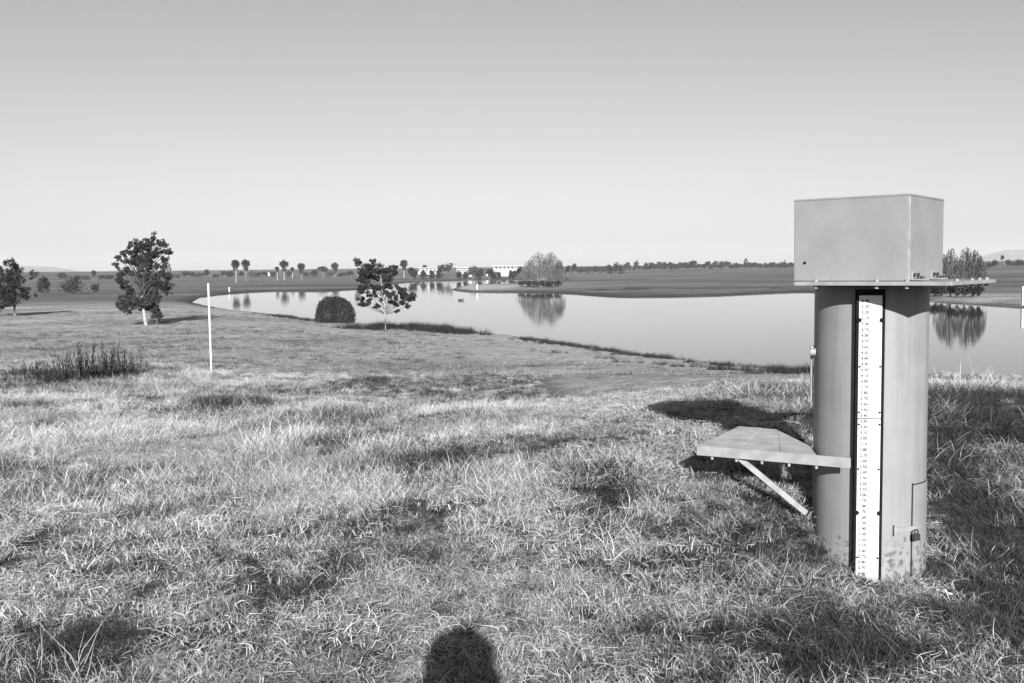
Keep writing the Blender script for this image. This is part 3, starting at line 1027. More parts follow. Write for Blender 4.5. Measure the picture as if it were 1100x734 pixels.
def park_tree(name, px, top, base, w, mt, bark, label, group=None, cat='tree', shape='round', leafn=130, trunk=0.35, dist=None):
    """A far tree: trunk from its foot on the terrain and a loose crown, sized by the distance it stands at."""
    g0 = ground_at(px, base)
    if dist:
        q = W(px, base, dist); g0 = Vector((q.x, dist, gz(q.x, dist)))
    k = F / g0.y
    topz = W(px, top, g0.y).z - g0.z
    topz = max(topz, 1.2)
    cw = w / k / 2 * 1.3
    root = empty(name, g0); tag(root, label, cat, group)
    c0 = topz * trunk
    mb = MB()
    rt = max(0.10, 0.5 / k) if trunk > 0.3 else max(0.08, 0.35 / k)
    mb.tube([(0, 0, -0.1), (random.uniform(-.1, .1), 0, topz * 0.45), (random.uniform(-.1, .1), 0, topz * 0.85)], [rt, rt * 0.8, rt * 0.3], 6)
    mb.build('trunk', bark, root)
    Cs = []
    if shape == 'spire':
        t = rng.random(leafn)
        a_ = rng.random(leafn) * 6.28
        r_ = cw * np.sin(np.clip(t * 0.9 + 0.1, 0, 1) * math.pi) ** 0.6 * np.sqrt(rng.random(leafn))
        Cs.append(np.stack([r_ * np.cos(a_), r_ * np.sin(a_), c0 + t * (topz - c0)], 1))
    elif shape == 'palm':
        pass
    elif shape == 'ball':
        rz_ = (topz - c0) / 2
        Cs.append(in_ball((0, 0, (topz + c0) / 2), (cw, cw, rz_), leafn, 0.5))
        for j in range(5):
            a_ = random.uniform(0, 6.28)
            Cs.append(in_ball((cw * 0.6 * math.cos(a_), cw * 0.6 * math.sin(a_), (topz + c0) / 2 + random.uniform(-.3, .6) * rz_), (cw * 0.5, cw * 0.5, rz_ * 0.45), leafn // 6, 0.5))
    else:
        nl = 6 if shape == 'round' else 4
        for j in range(nl):
            f_ = j / nl
            a_ = random.uniform(0, 6.28)
            off = cw * random.uniform(0.15, 0.55)
            zc = c0 + (topz - c0) * random.uniform(0.3, 0.72)
            rr_ = cw * random.uniform(0.45, 0.7)
            rz_ = min((topz - c0) * 0.36, max(rr_, (topz - c0) * 0.3))
            Cs.append(in_ball((off * math.cos(a_), off * math.sin(a_), zc), (rr_, rr_, rz_), leafn // nl, 0.5))
        Cs.append(in_ball((0, 0, topz - (topz - c0) * 0.32), (cw * 0.55, cw * 0.55, (topz - c0) * 0.32), leafn // 4, 0.5))
    if shape == 'palm':                       # stiff fronds all round the head, older ones hanging as a skirt
        hc = np.array([0, 0, topz - cw * 0.85]); n_ = 190
        u_ = unit(n_); u_[:, 2] = u_[:, 2] * 0.95 + 0.15
        ln_ = cw * rng.uniform(0.75, 1.1, n_)
        tip = hc + u_ * ln_[:, None] * np.array([1, 1, 0.95]) - np.array([0, 0, 1]) * (0.12 * ln_)[:, None]
        sd_ = np.cross(u_, unit(n_)); sd_ /= np.linalg.norm(sd_, axis=1, keepdims=True) + 1e-9
        mid_ = hc + u_ * (ln_ * 0.62)[:, None]
        V = np.stack([hc + u_ * 0.02, mid_ + sd_ * (0.13 * cw), tip, mid_ - sd_ * (0.13 * cw)], 1).reshape(-1, 3)
        Fq = np.arange(4 * n_).reshape(n_, 4); tone = np.repeat(rng.random(n_), 4)
        np_mesh('crown', V, Fq, mt, root, tone)
        m_ = 46                               # skirt of dead fronds below the head
        a_ = rng.random(m_) * 6.28; q_ = cw * rng.uniform(0.15, 0.5, m_)
        C = np.stack([q_ * np.cos(a_), q_ * np.sin(a_), topz - cw * rng.uniform(1.3, 2.1, m_)], 1)
        V, Fq, tone = leaf_quads(C, cw * 0.4, 0.25, 0.8)
        np_mesh('skirt', V, Fq, M['park_pale'], root, tone)
        return root
    C = np.concatenate(Cs)
    V, Fq, tone = leaf_quads(C, max(0.12, min(cw * 0.30, 1.1 / k)), 0.6)
    np_mesh('crown', V, Fq, mt, root, tone)
    return root


# round-headed trees with pale trunks on the far left shore
PT_ = [(253.5, 279, 304, 8.5, 'pale-trunked fan palm, left one of the close pair on the far shore'),
       (264.5, 278.5, 303, 8.5, 'fan palm with a darker trunk, right one of the close pair on the far shore'),
       (298, 286.5, 301.5, 4.2, 'very small fan palm with a pale trunk, beside the tallest of the far trio'),
       (305.5, 279.5, 301, 8.5, 'tallest pale-trunked fan palm, between two very small ones on the far shore'),
       (314.3, 287, 299, 4, 'very small fan palm between the two pale-trunked larger ones'),
       (324, 282.5, 300, 7.8, 'neat round-headed fan palm on a clean pale trunk, alone on the far shore'),
       (347, 286.5, 298.5, 9, 'low wide dark tree on the far lawn, short trunk hidden by shrubs'),
       (360, 282, 297.5, 7.5, 'fan palm with a hanging lower skirt, last before the sapling on the far shore'),
       (384.5, 277, 297, 7, 'tall narrow dark tree rising just above the left side of the sapling'),
       (434, 279, 299, 8, 'fan palm with a loose dark top showing past the right side of the sapling'),
       (441.5, 287, 300, 7, 'lower dark fan palm with pale trunk, right of the loose-topped one'),
       (456.5, 284.5, 298, 4.5, 'thin little fan palm with a tiny head before the low white building'),
       (101, 290.5, 301, 5, 'small far palm with a pale trunk and tiny head, right of the dark field shrubs')]
for px, t, b_, w, lab in PT_:
    pal = 'low wide' not in lab and 'narrow dark' not in lab
    park_tree('fan_palm' if pal else 'park_tree', px, t, b_, w, M['park'], M['pale_bark'] if 'darker trunk' not in lab else M['bark'], lab, 'fan palms along the far left shore' if pal else None,
              trunk=0.5 if w > 5 else 0.62, leafn=300, shape='palm' if pal else 'round')

# the leaning group beyond the water whose reflection breaks the lake
for px, t, b_, w, lab in [(473.5, 284, 298.5, 9, 'dark leaning tree of the far group mirrored in the lake, lower half of the pair'),
                          (481.5, 282.5, 298, 12, 'dark wide-armed tree of the far group mirrored in the lake, taller half of the pair')]:
    park_tree('shore_tree', px, t, b_, w, M['park'], M['dark_bark'], lab, 'dark tree pair mirrored in the lake', trunk=0.3, leafn=150)

# trees between the white buildings
for px, t, b_, w, lab in [(508, 285.5, 297, 12.5, 'wide rounded grey tree between the two white buildings'), (517, 288, 296, 4.5, 'narrow pale tree beside the wide rounded one'),
                          (525.5, 288.5, 297, 9, 'low dark tree just in front of the colonnaded building'), (558.5, 286, 297, 9, 'compact dark tree between colonnaded building and willow')]:
    park_tree('park_tree', px, t, b_, w, M['park_pale'] if 'grey' in lab or 'pale' in lab else M['park'], M['bark'], lab, trunk=0.15, leafn=260, dist=364)

for px, t, b_, w in [(446, 289, 297.5, 6), (455, 290.5, 297.5, 7), (464, 290, 297.5, 6), (471, 289, 297, 7), (493, 291.5, 297.5, 7), (500, 292, 297.5, 6), (514, 291, 297.5, 7),
                     (531, 290, 298, 7), (536, 291, 298, 5), (549, 290, 298, 6), (553, 290.5, 298, 7), (564, 290, 298, 8)]:
    park_tree('garden_shrub', px, t, b_, w, M['park'], M['dark_bark'], 'dark rounded shrub in the row before the far white buildings', 'shrubs before the white buildings', 'shrub', trunk=0.05, leafn=160, dist=358)
for j, px in enumerate([998, 1005, 1012, 1020, 1028, 1036, 1044, 1051]):
    park_tree('bank_shrub', px + random.uniform(-2, 2), 312 + 3.5 * random.random(), 318 + 2 * random.random(), random.uniform(7, 14), M['park'], M['dark_bark'], 'low dark shrub on the bank under the deck side willows', 'shrubs on the bank under the two willows', 'shrub', trunk=0.05, leafn=160)

SKY_ROW = [(640, 285, 294.5, 5, 0), (646.5, 286.5, 295, 7, 1), (655, 284, 296, 8, 1), (662, 281.5, 297, 8.5, 1), (667.5, 284, 297, 6, 1), (674, 282, 291, 7, 1),
           (684, 279.5, 291, 6, 1), (693, 286, 290.5, 8, 1), (700, 282, 290.5, 9, 0), (708, 281.5, 290.5, 9, 1), (714.5, 284, 290.5, 7, 0), (721.5, 286, 290, 5, 0), (728, 284, 290, 8, 0),
           (737, 283, 290, 8, 0), (746, 279.5, 290, 10, 0), (755, 283.5, 289.5, 7, 0), (764, 283.5, 289.5, 9, 1), (774, 283.5, 289, 8, 0), (780.5, 280, 288.5, 5.5, 0),
           (786, 285, 288.5, 6, 0), (793, 284.5, 288.3, 7, 0), (811, 282.5, 288, 7.5, 0), (821.5, 284.5, 288, 7, 1), (830, 282, 288, 6.5, 0), (837.5, 284, 288, 6, 1),
           (849, 282, 288, 6, 0), (617, 283, 294, 6, 0), (624, 286, 295, 7, 1), (631, 286.5, 295, 7, 1), (610, 285, 295, 6, 0),
           (1062, 281, 288, 7, 1), (1068.5, 278.5, 288, 6, 0), (1082, 279, 287, 7, 1), (1095.5, 278, 287.5, 9, 0), (1088, 281, 287, 6, 1), (1106, 278, 287, 9, 0)]
for px, t, b_, w, pale in SKY_ROW:
    park_tree('skyline_tree', px, t, b_, w, M['park_pale'] if pale else M['park'], M['bark'],
              'small rounded tree in the long dark row along the skyline beyond the lake', 'skyline trees beyond the lake', trunk=0.12, leafn=150)
for j in range(46):
    px = 606 + j * 5.4 + random.uniform(-1.5, 1.5)
    if px < 848:
        base = 294 - 6 * min(1, (px - 600) / 130)
        park_tree('skyline_tree', px, base - random.uniform(4.0, 7.8), base, random.uniform(4, 8), M['park'] if random.random() < 0.7 else M['park_pale'], M['dark_bark'],
                  'small rounded tree in the long dark row along the skyline beyond the lake', 'skyline trees beyond the lake', trunk=0.06, leafn=90)
park_tree('cypress_tree', 801.3, 278, 288, 4.2, M['park'], M['dark_bark'], 'narrow pointed dark tree standing up from the skyline row', shape='spire', trunk=0.05, leafn=160)
park_tree('cypress_tree', 843, 279, 288, 2.4, M['park'], M['dark_bark'], 'very thin dark spire in the skyline row close to the instrument box', shape='spire', trunk=0.1, leafn=110)
park_tree('tall_palm', 1076.5, 274.5, 287, 4.5, M['park'], M['dark_bark'], 'thin tall tree with a small dark head against the right hills', trunk=0.62, leafn=110)
# skyline of the left shore
LEFT_ROW = [(190, 294, 299, 9, 1), (201, 291.5, 298.5, 8, 0), (206, 292, 298.5, 5, 0), (214.5, 293.5, 298.5, 9, 1), (222, 289, 298.5, 5.5, 0), (232, 295, 298.5, 8, 0), (240, 291.5, 298, 7, 1),
            (248, 291, 298, 9, 0), (259, 292, 298, 7, 0), (271, 291.5, 297.5, 8, 1), (278, 292, 297.5, 9, 0), (284, 292, 297.5, 7, 0), (294, 292, 297.5, 8, 0), (310, 292, 297, 6, 0), (330, 293, 297, 8, 0),
            (338, 289.5, 297.5, 9, 0), (355, 292, 297, 8, 1), (369, 293, 297, 10, 0), (377, 291.5, 297, 8, 0), (395, 291, 297, 9, 0), (411, 291, 296.5, 9, 0), (425, 291, 296.5, 8, 1),
            (449, 290.5, 297, 7, 0), (67, 293, 300, 11, 0), (84, 296, 300.5, 7, 0), (92, 296.5, 300.5, 8, 1), (111, 295.5, 300.5, 9, 0), (118, 295.5, 300.5, 9, 0), (38, 291.5, 301, 7, 0)]
for px, t, b_, w, pale in LEFT_ROW:
    park_tree('hedge_tree', px, t, b_, w, M['park_pale'] if pale else M['park'], M['bark'],
              'low bushy tree in the dark hedge line behind the left lawn', 'hedge trees behind the left lawn', trunk=0.08, leafn=120)
for px, t, b_, w, lab, cat in [(46.5, 297, 316.5, 16, 'loose blurred dark shrub right beside the cut-off pine', 'shrub'),
                               (79, 296, 316, 23, 'broad dark shrub between the two field pines, larger of the two shrubs', 'shrub'),
                               (102, 305, 315.5, 9, 'small thin bush on the lawn below the tiny-headed palm', 'shrub'),
                               (0, 329, 336, 9, 'low dark shrub at the foot of the cut-off pine', 'shrub'),
                               (168, 338, 349, 12, 'low twiggy bush at the foot of the tall pine', 'shrub')]:
    o = park_tree('field_shrub', px, t, b_, w, M['pine'] if px != 168 else M['weed'], M['dark_bark'], lab, None, cat, trunk=0.06, leafn=650 if w > 14 else 180)

# dark undergrowth at the foot of the great willow
for j, (px, b_, w) in enumerate([(561, 308.6, 9), (567, 309, 12), (576, 309.3, 11), (583, 309.5, 13), (591, 309.4, 10), (599, 309, 12)]):
    park_tree('low_shrub', px, b_ - 4.5, b_, w, M['park'], M['dark_bark'], 'low dark shrub in the row under the great willow', 'shrubs under the great willow', 'shrub', trunk=0.05, leafn=120)


# ------------------------------------------------------------------ grass
def blade_clump(name, n, rad, l0, l1, w0, w1, lean0, lean1, mt, seed, upright=0.0):
    """One tuft of bent, tapering blades."""
    r = np.random.default_rng(seed)
    segs = 4
    base_a = r.random() * 6.28
    V = []; T = []; Fs = []
    for i in range(n):
        a = r.random() * 6.28; q = math.sqrt(r.random()) * rad
        p = np.array([q * math.cos(a), q * math.sin(a), -0.02])
        head = base_a + r.normal(0, 1.1) if r.random() < 0.65 else r.random() * 6.28
        lean = r.uniform(lean0, lean1); curl = r.uniform(0.2, 1.6)
        ln = r.uniform(l0, l1); w = r.uniform(w0, w1)
        side = np.array([-math.sin(head), math.cos(head), 0]) + r.normal(0, 0.35, 3)
        side /= np.linalg.norm(side)
        b = len(V)
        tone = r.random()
        twist = r.normal(0, 0.9)
        for s in range(segs + 1):
            t = s / segs
            ang = lean + curl * t
            if s:
                hd = head + twist * t
                p = p + np.array([math.sin(ang) * math.cos(hd), math.sin(ang) * math.sin(hd), math.cos(ang)]) * ln / segs
                p[2] = max(p[2], 0.004)
            ww = w * (1 - 0.85 * t) / 2
            V.append(p - side * ww); V.append(p + side * ww)
            T += [tone * (0.6 + 0.4 * t)] * 2  # darker towards the root: shade low in the tuft put into the tone
        for s in range(segs):
            Fs.append((b + 2 * s, b + 2 * s + 1, b + 2 * s + 3, b + 2 * s + 2))
    return np_mesh(name, np.array(V), np.array(Fs), mt, None, T, link=False)


def scatter(name, P, rot, scl, idx, variants):
    """Points that carry tufts: one object, one growth of grass."""
    coll = bpy.data.collections.new(name + '_tufts')
    for o in variants:
        coll.objects.link(o)
    me = bpy.data.meshes.new(name)
    me.vertices.add(len(P)); me.vertices.foreach_set('co', np.asarray(P, np.float32).ravel())
    a = me.attributes.new('rot', 'FLOAT_VECTOR', 'POINT'); a.data.foreach_set('vector', np.asarray(rot, np.float32).ravel())
    a = me.attributes.new('scl', 'FLOAT', 'POINT'); a.data.foreach_set('value', np.asarray(scl, np.float32))
    a = me.attributes.new('idx', 'INT', 'POINT'); a.data.foreach_set('value', np.asarray(idx, np.int32))
    o = bpy.data.objects.new(name, me); COL.objects.link(o)
    t = bpy.data.node_groups.new(name, 'GeometryNodeTree')
    t.interface.new_socket('Geometry', in_out='INPUT', socket_type='NodeSocketGeometry')
    t.interface.new_socket('Geometry', in_out='OUTPUT', socket_type='NodeSocketGeometry')
    gi = t.nodes.new('NodeGroupInput'); go = t.nodes.new('NodeGroupOutput')
    ip = t.nodes.new('GeometryNodeInstanceOnPoints')
    ci = t.nodes.new('GeometryNodeCollectionInfo')
    ci.inputs['Collection'].default_value = coll
    ci.inputs['Separate Children'].default_value = True
    ci.inputs['Reset Children'].default_value = True

    def na(nm, ty):
        q = t.nodes.new('GeometryNodeInputNamedAttribute'); q.data_type = ty; q.inputs['Name'].default_value = nm
        return [s for s in q.outputs if s.enabled and s.name == 'Attribute'][0]
    L = t.links
    L.new(gi.outputs[0], ip.inputs['Points']); L.new(ci.outputs[0], ip.inputs['Instance'])
    ip.inputs['Pick Instance'].default_value = True
    L.new(na('idx', 'INT'), ip.inputs['Instance Index'])
    L.new(na('rot', 'FLOAT_VECTOR'), ip.inputs['Rotation'])
    L.new(na('scl', 'FLOAT'), ip.inputs['Scale'])
    L.new(ip.outputs[0], go.inputs[0])
    md = o.modifiers.new('growth', 'NODES'); md.node_group = t
    return tag(o, kind='stuff')


def wedge(y0, y1, dens, margin):
    """Random ground positions in the part of the meadow the picture and a step to either side can see."""
    ymid = np.linspace(y0, y1, 60)
    wds = 1.12 * ymid + 2 * margin
    n = int(wds.mean() * (y1 - y0) * dens)
    y = np.interp(rng.random(n), np.cumsum(wds) / wds.sum(), ymid)
    x = (rng.random(n) - 0.5) * (1.12 * y + 2 * margin)
    return x, y


# green patches seen in the photograph: (px, py, radius x px, radius y px, strength)
GREEN = [(252, 436, 36, 9, 1.0), (305, 394, 40, 6, 0.8), (410, 408, 42, 7, 0.9), (650, 533, 34, 22, 1.0), (585, 485, 70, 30, 0.45), (470, 500, 60, 34, 0.6),
         (60, 700, 120, 70, 0.85), (100, 600, 130, 50, 0.45), (30, 590, 70, 40, 0.55), (150, 560, 90, 40, 0.5), (1050, 560, 90, 150, 1.25), (1085, 640, 60, 60, 1.2), (1070, 690, 70, 60, 0.7), (820, 560, 60, 40, 0.6), (690, 470, 60, 22, 0.35),
         (380, 450, 70, 16, 0.5), (880, 700, 110, 40, 0.55), (720, 580, 60, 30, 0.35), (300, 640, 60, 30, 0.4), (600, 430, 80, 12, 0.15), (90, 400, 90, 22, 0.7), (430, 560, 70, 20, 0.5),
         (1050, 430, 130, 30, 1.1), (150, 510, 60, 16, 0.3), (350, 480, 60, 14, 0.45), (500, 445, 50, 12, 0.4), (210, 690, 70, 40, 0.3)]
DRY = [(120, 465, 150, 26, 0.25), (400, 435, 70, 12, 0.4), (560, 640, 160, 60, 0.5), (330, 600, 120, 50, 0.3), (250, 470, 80, 20, 0.15), (710, 640, 110, 50, 0.25), (470, 690, 120, 40, 0.45)]
gpts = [(ground_at(px, py), rx, ry, s) for px, py, rx, ry, s in GREEN]
dpts = [(ground_at(px, py), rx, ry, s) for px, py, rx, ry, s in DRY]


def patch(x, y, lst):
    out = np.zeros_like(x)
    for g, rx, ry, s in lst:
        k = F / g.y
        wx = rx / k
        wy = ry / k * max(1.6, g.y / 2.0)
        out = np.maximum(out, s * np.exp(-((x - g.x) / wx) ** 2 - ((y - g.y) / wy) ** 2))
    return out


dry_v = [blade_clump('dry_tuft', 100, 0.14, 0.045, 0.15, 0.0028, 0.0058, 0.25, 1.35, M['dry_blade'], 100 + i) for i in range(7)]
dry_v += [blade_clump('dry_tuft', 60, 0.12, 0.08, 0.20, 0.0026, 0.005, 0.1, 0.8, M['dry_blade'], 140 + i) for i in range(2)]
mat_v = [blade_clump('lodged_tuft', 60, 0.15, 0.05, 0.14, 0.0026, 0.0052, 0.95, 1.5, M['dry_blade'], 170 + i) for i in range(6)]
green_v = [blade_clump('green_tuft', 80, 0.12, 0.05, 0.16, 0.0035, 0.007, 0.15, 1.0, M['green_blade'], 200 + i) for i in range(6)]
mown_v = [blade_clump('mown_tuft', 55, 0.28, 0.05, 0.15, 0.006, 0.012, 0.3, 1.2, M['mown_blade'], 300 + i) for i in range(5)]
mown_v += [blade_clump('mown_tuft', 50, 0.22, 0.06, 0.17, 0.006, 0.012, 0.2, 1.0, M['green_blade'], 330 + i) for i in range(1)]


def clear(x, y, z):
    """Keep the pipe's own footprint free."""
    return (np.hypot(x - PC.x, y - PC.y) > PR + 0.02)


xs, ys_ = [], []
for y0_, y1_, dn, mg in ((1.2, 7, 230, 1.6), (7, 12, 130, 1.6), (12, 24, 60, 2.2)):
    x, y = wedge(y0_, y1_, dn, mg); xs.append(x); ys_.append(y)
x = np.concatenate(xs); y = np.concatenate(ys_)
z = ground_z(x, y)
keep = clear(x, y, z) & (y + 3 * (fbm(x, y, 0.2, 6) - 0.5) < 23.0 - rng.random(len(x)) * 5)
# worn, short strip on the right between the crest and the lake
keep &= ~((x > 0.5) & (y > 11.5 + 0.8 * rng.random(len(x))))
x, y, z = x[keep], y[keep], z[keep]
gr = 0.9 * patch(x, y, gpts) - 0.6 * patch(x, y, dpts) + 1.6 * (fbm(x, y, 0.55, 21) - 0.47) + 0.20
isg = rng.random(len(x)) < np.clip(gr, 0.06, 0.95)
hgt = 0.92 + 1.9 * (fbm(x, y, 0.9, 33) - 0.47)
# trodden short grass on the crest behind the shelf
hgt *= 1 - (0.45 + 0.21 * sstep(0.2, 0.9, x)) * sstep(5.9, 6.8, y) * sstep(-1.2, 0.4, x) * (1 - sstep(1.9, 2.5, x))
hgt *= np.where((x > 0.9) & (x < 1.85) & (y > 5.5) & (y < 6.6), 0.55, 1)
hgt *= 1 - 0.2 * sstep(14, 20, y)
hgt = np.where(y < 6, np.minimum(hgt, 1.05 + 0.3 * rng.random(len(x))) * 0.9, hgt)
nearp = np.exp(-(np.hypot(x - PC.x, y - PC.y) / 0.75) ** 2) * (y < PC.y)
hgt *= 1 - 0.55 * nearp
swirl = 6.28 * fbm(x, y, 0.5, 41) * 2.2
n = len(x)
rot = np.stack([rng.normal(0, 0.12, n), rng.normal(0, 0.12, n), swirl + rng.normal(0, 0.9, n)], 1)
P = np.stack([x, y, z], 1)
d_ = ~isg
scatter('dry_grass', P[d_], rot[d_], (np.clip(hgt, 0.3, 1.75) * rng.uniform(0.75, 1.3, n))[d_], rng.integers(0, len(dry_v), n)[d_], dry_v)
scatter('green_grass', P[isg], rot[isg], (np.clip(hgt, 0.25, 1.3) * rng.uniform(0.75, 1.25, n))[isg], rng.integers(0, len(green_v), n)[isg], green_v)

# last year's straw lying flat between the tufts
xm, ym = [], []
for y0_, y1_, dn, mg in ((1.2, 7, 60, 1.6), (7, 13, 25, 1.6)):
    xx_, yy_ = wedge(y0_, y1_, dn, mg); xm.append(xx_); ym.append(yy_)
xm = np.concatenate(xm); ym = np.concatenate(ym)
k_ = (np.hypot(xm - PC.x, ym - PC.y) > PR + 0.15) & (0.8 * patch(xm, ym, gpts) - 0.4 * patch(xm, ym, dpts) + 0.8 * (fbm(xm, ym, 0.55, 21) - 0.5) < 0.35 * rng.random(len(xm)) + 0.12)
k_ &= ~((xm > 0.9) & (xm < 1.9) & (ym > 5.3) & (ym < 6.6))
xm, ym = xm[k_], ym[k_]; n = len(xm)
scatter('lodged_straw', np.stack([xm, ym, ground_z(xm, ym) + rng.uniform(0.0, 0.05, n)], 1),
        np.stack([rng.normal(0, 0.1, n), rng.normal(0, 0.1, n), 6.28 * fbm(xm, ym, 0.5, 41) * 2.2 + rng.normal(0, 0.7, n)], 1), rng.uniform(0.7, 1.2, n), rng.integers(0, len(mat_v), n), mat_v)

xs, ys_ = [], []
for y0_, y1_, dn, mg in ((11, 24, 22, 2.5), (24, 45, 12, 3), (45, 75, 5.0, 3)):
    x, y = wedge(y0_, y1_, dn, mg); xs.append(x); ys_.append(y)
x = np.concatenate(xs); y = np.concatenate(ys_); z = ground_z(x, y)
sdx = lake_sd(x, y)
keep = (sdx > 0.5) & ((y > 15) | (x > 0)) & ((x < -1.5 + 3 * rng.random(len(x)) - 0.05 * y) | (rng.random(len(x)) < 0.18) | (y > 60)) & (fbm(x, y, 0.25, 51) + 0.25 * rng.random(len(x)) > 0.52)
x, y, z = x[keep], y[keep], z[keep]; n = len(x)
rot = np.stack([rng.normal(0, 0.05, n), rng.normal(0, 0.05, n), rng.random(n) * 6.28], 1)
scatter('mown_grass', np.stack([x, y, z], 1), rot, rng.uniform(0.6, 1.2, n) * (0.6 + 0.6 * fbm(x, y, 0.15, 53)), rng.integers(0, len(mown_v), n), mown_v)


# reedy fringe of the near shore and the sedge under the sapling
def fringe(name, pxs, n, spread, s0, s1, variants):
    pts = []
    seg = [ground_at(*p) for p in pxs]
    d = np.cumsum([0] + [(seg[i + 1] - seg[i]).length for i in range(len(seg) - 1)])
    t = rng.random(n) * d[-1]
    gx_ = np.interp(t, d, [p.x for p in seg]) + rng.normal(0, spread, n)
    gy_ = np.interp(t, d, [p.y for p in seg]) + rng.normal(0, spread, n)
    gz_ = ground_z(gx_, gy_)
    k_ = (gz_ > WATER - 0.08) & (fbm(gx_, gy_, 0.45, 61) > 0.38)
    gx_, gy_, gz_ = gx_[k_], gy_[k_], gz_[k_]; m_ = len(gx_)
    scatter(name, np.stack([gx_, gy_, gz_], 1), np.stack([rng.normal(0, 0.1, m_), rng.normal(0, 0.1, m_), rng.random(m_) * 6.28], 1),
            rng.uniform(s0, s1, m_), rng.integers(0, len(variants), m_), variants)


reed_v = [blade_clump('reed_tuft', 46, 0.16, 0.16, 0.36, 0.008, 0.016, 0.0, 0.55, M['weed'], 400 + i) for i in range(4)]
fringe('shore_reeds', [(560, 364), (600, 370), (650, 377), (700, 384), (760, 391), (800, 395), (870, 402)], 700, 0.35, 0.3, 0.8, reed_v)
fringe('shore_reeds', [(590, 378), (640, 383), (720, 393), (800, 399)], 120, 0.25, 0.3, 0.6, reed_v)
fringe('shore_reeds', [(282, 337.5), (300, 340), (345, 346)], 240, 0.4, 0.4, 0.9, reed_v)
fringe('sedge', [(388, 353.5), (405, 352.5), (425, 352), (450, 353.5), (470, 355.5), (500, 359)], 520, 0.7, 0.6, 1.7, reed_v)
fringe('shore_reeds', [(1000, 408), (1050, 410), (1110, 413)], 120, 0.3, 0.2, 0.45, reed_v)


def stalk_plant(name, label, cat, loc, h0, h1, n, rad, mt, group=None, w=0.012, side_leaves=7, lean=0.10):
    """An upright weed: thin stems, each set with short feathery leaves."""
    root = tag(empty(name, loc), label, cat, group)
    mb = MB(); Cs = []
    for i in range(n):
        a = random.uniform(0, 6.28); q = rad * math.sqrt(random.random())
        b0 = Vector((q * math.cos(a), q * math.sin(a), -0.03)); hh = random.uniform(h0, h1)
        t = b0 + Vector((random.gauss(0, lean) * hh, random.gauss(0, lean) * hh, hh))
        mb.tube([b0, (b0 + t) / 2 + Vector((random.gauss(0, .02), random.gauss(0, .02), 0)), t], [w * 0.5, w * 0.4, w * 0.15], 4, False)
        m_ = int(side_leaves * hh / 0.3)
        for j in range(m_):
            f_ = 0.15 + 0.85 * j / max(m_, 1)
            Cs.append(b0 + (t - b0) * f_ + Vector((random.gauss(0, .02), random.gauss(0, .02), 0)))
    mb.build('stems', mt, root)
    if Cs:
        V, Fq, tone = leaf_quads(np.array([tuple(c) for c in Cs]), 0.045, 0.2, 0.7)
        np_mesh('leaves', V, Fq, mt, root, tone)
    return root


for px, py, hh in [(38, 411, .42), (48, 412, .36), (60, 411, .42), (70, 410, .38), (80, 410, .5), (90, 408, .46), (99, 407, .58), (108, 406, .66), (116, 405, .52), (125, 404, .66), (133, 403, .5), (55, 406, .3), (140, 402, .36), (84, 402, .45)]:
    g = ground_at(px, py)
    stalk_plant('tall_weed', 'dark feathery upright weed in the tall dark patch before the tall pine', 'weed', g, hh * 0.3, hh * 1.2, 15, 0.32, M['weed'], 'dark weeds in the tall patch', 0.012, 7)
for px, py, lab in [(20, 728, 'fan of dry straw stalks at the bottom corner of the meadow'), (62, 732, 'bunch of pale dry stalks over dark grass, second from the bottom corner'),
                    (96, 738, 'sparse pale dry stalks leaning over dark grass, farthest from the bottom corner')]:
    g = ground_at(px, py)
    stalk_plant('dry_stalks', lab, 'dry stalks', g, 0.12, 0.30, 8, 0.13, M['straw'], 'dry stalks at the bottom corner', 0.005, 1, 0.32)


# ------------------------------------------------------------------ small things in the field and on the water
g = ground_at(227, 398)
top = W(223.7, 304.5, g.y) - g
mb = MB(); mb.tube([(0, 0, -0.2), tuple(top * 0.5), tuple(top)], 0.021, 14)
pole = mb.build('marker_pole', M['white_paint']); pole.location = g
tag(pole, 'thin white marker pole standing alone in the tall grass', 'pole')

for px, t, b_, w, lab in [(512.7, 305, 311.3, 1.2, 'white post on the pale spit, mirrored in the lake'), (246.5, 309, 313.7, 1.2, 'short white post at the water edge below the close palm pair'),
                          (1098.5, 308, 328, 2.6, 'thick white post on the far bank at the right edge of the picture')]:
    g = ground_at(px, b_)
    k = F / g.y
    hh = W(px, t, g.y).z - g.z
    mb = MB(); mb.box((0, 0, hh / 2 - 0.1), (w / k, w / k, hh + 0.2)); mb.box((0, 0, hh - 0.02), (w / k * 1.25, w / k * 1.25, 0.07))
    o = mb.build('white_post', M['white_paint'], None, 0.01); o.location = g
    tag(o, lab, 'post', 'white posts round the lake')

for px, py, s, lab in [(288.5, 295.5, 3.6, 'small white tank in the hedge line behind the left lawn'), (505, 296, 3.4, 'small white tank below the low white building'),
                       (523.3, 295.5, 3.0, 'small white tank below the colonnaded building')]:
    g = ground_at(px, py + 1.2)
    k = F / g.y
    r_ = s / k / 2
    mb = MB()
    mb.tube([(0, 0, -0.1), (0, 0, r_ * 1.4), (0, 0, r_ * 1.8), (0, 0, r_ * 2.0)], [r_, r_, r_ * 0.7, r_ * 0.15], 14)
    mb.tube([(0, 0, r_ * 1.98), (0, 0, r_ * 2.2)], r_ * 0.15, 8)
    o = mb.build('white_tank', M['white_paint']); o.location = g
    tag(o, lab, 'tank')

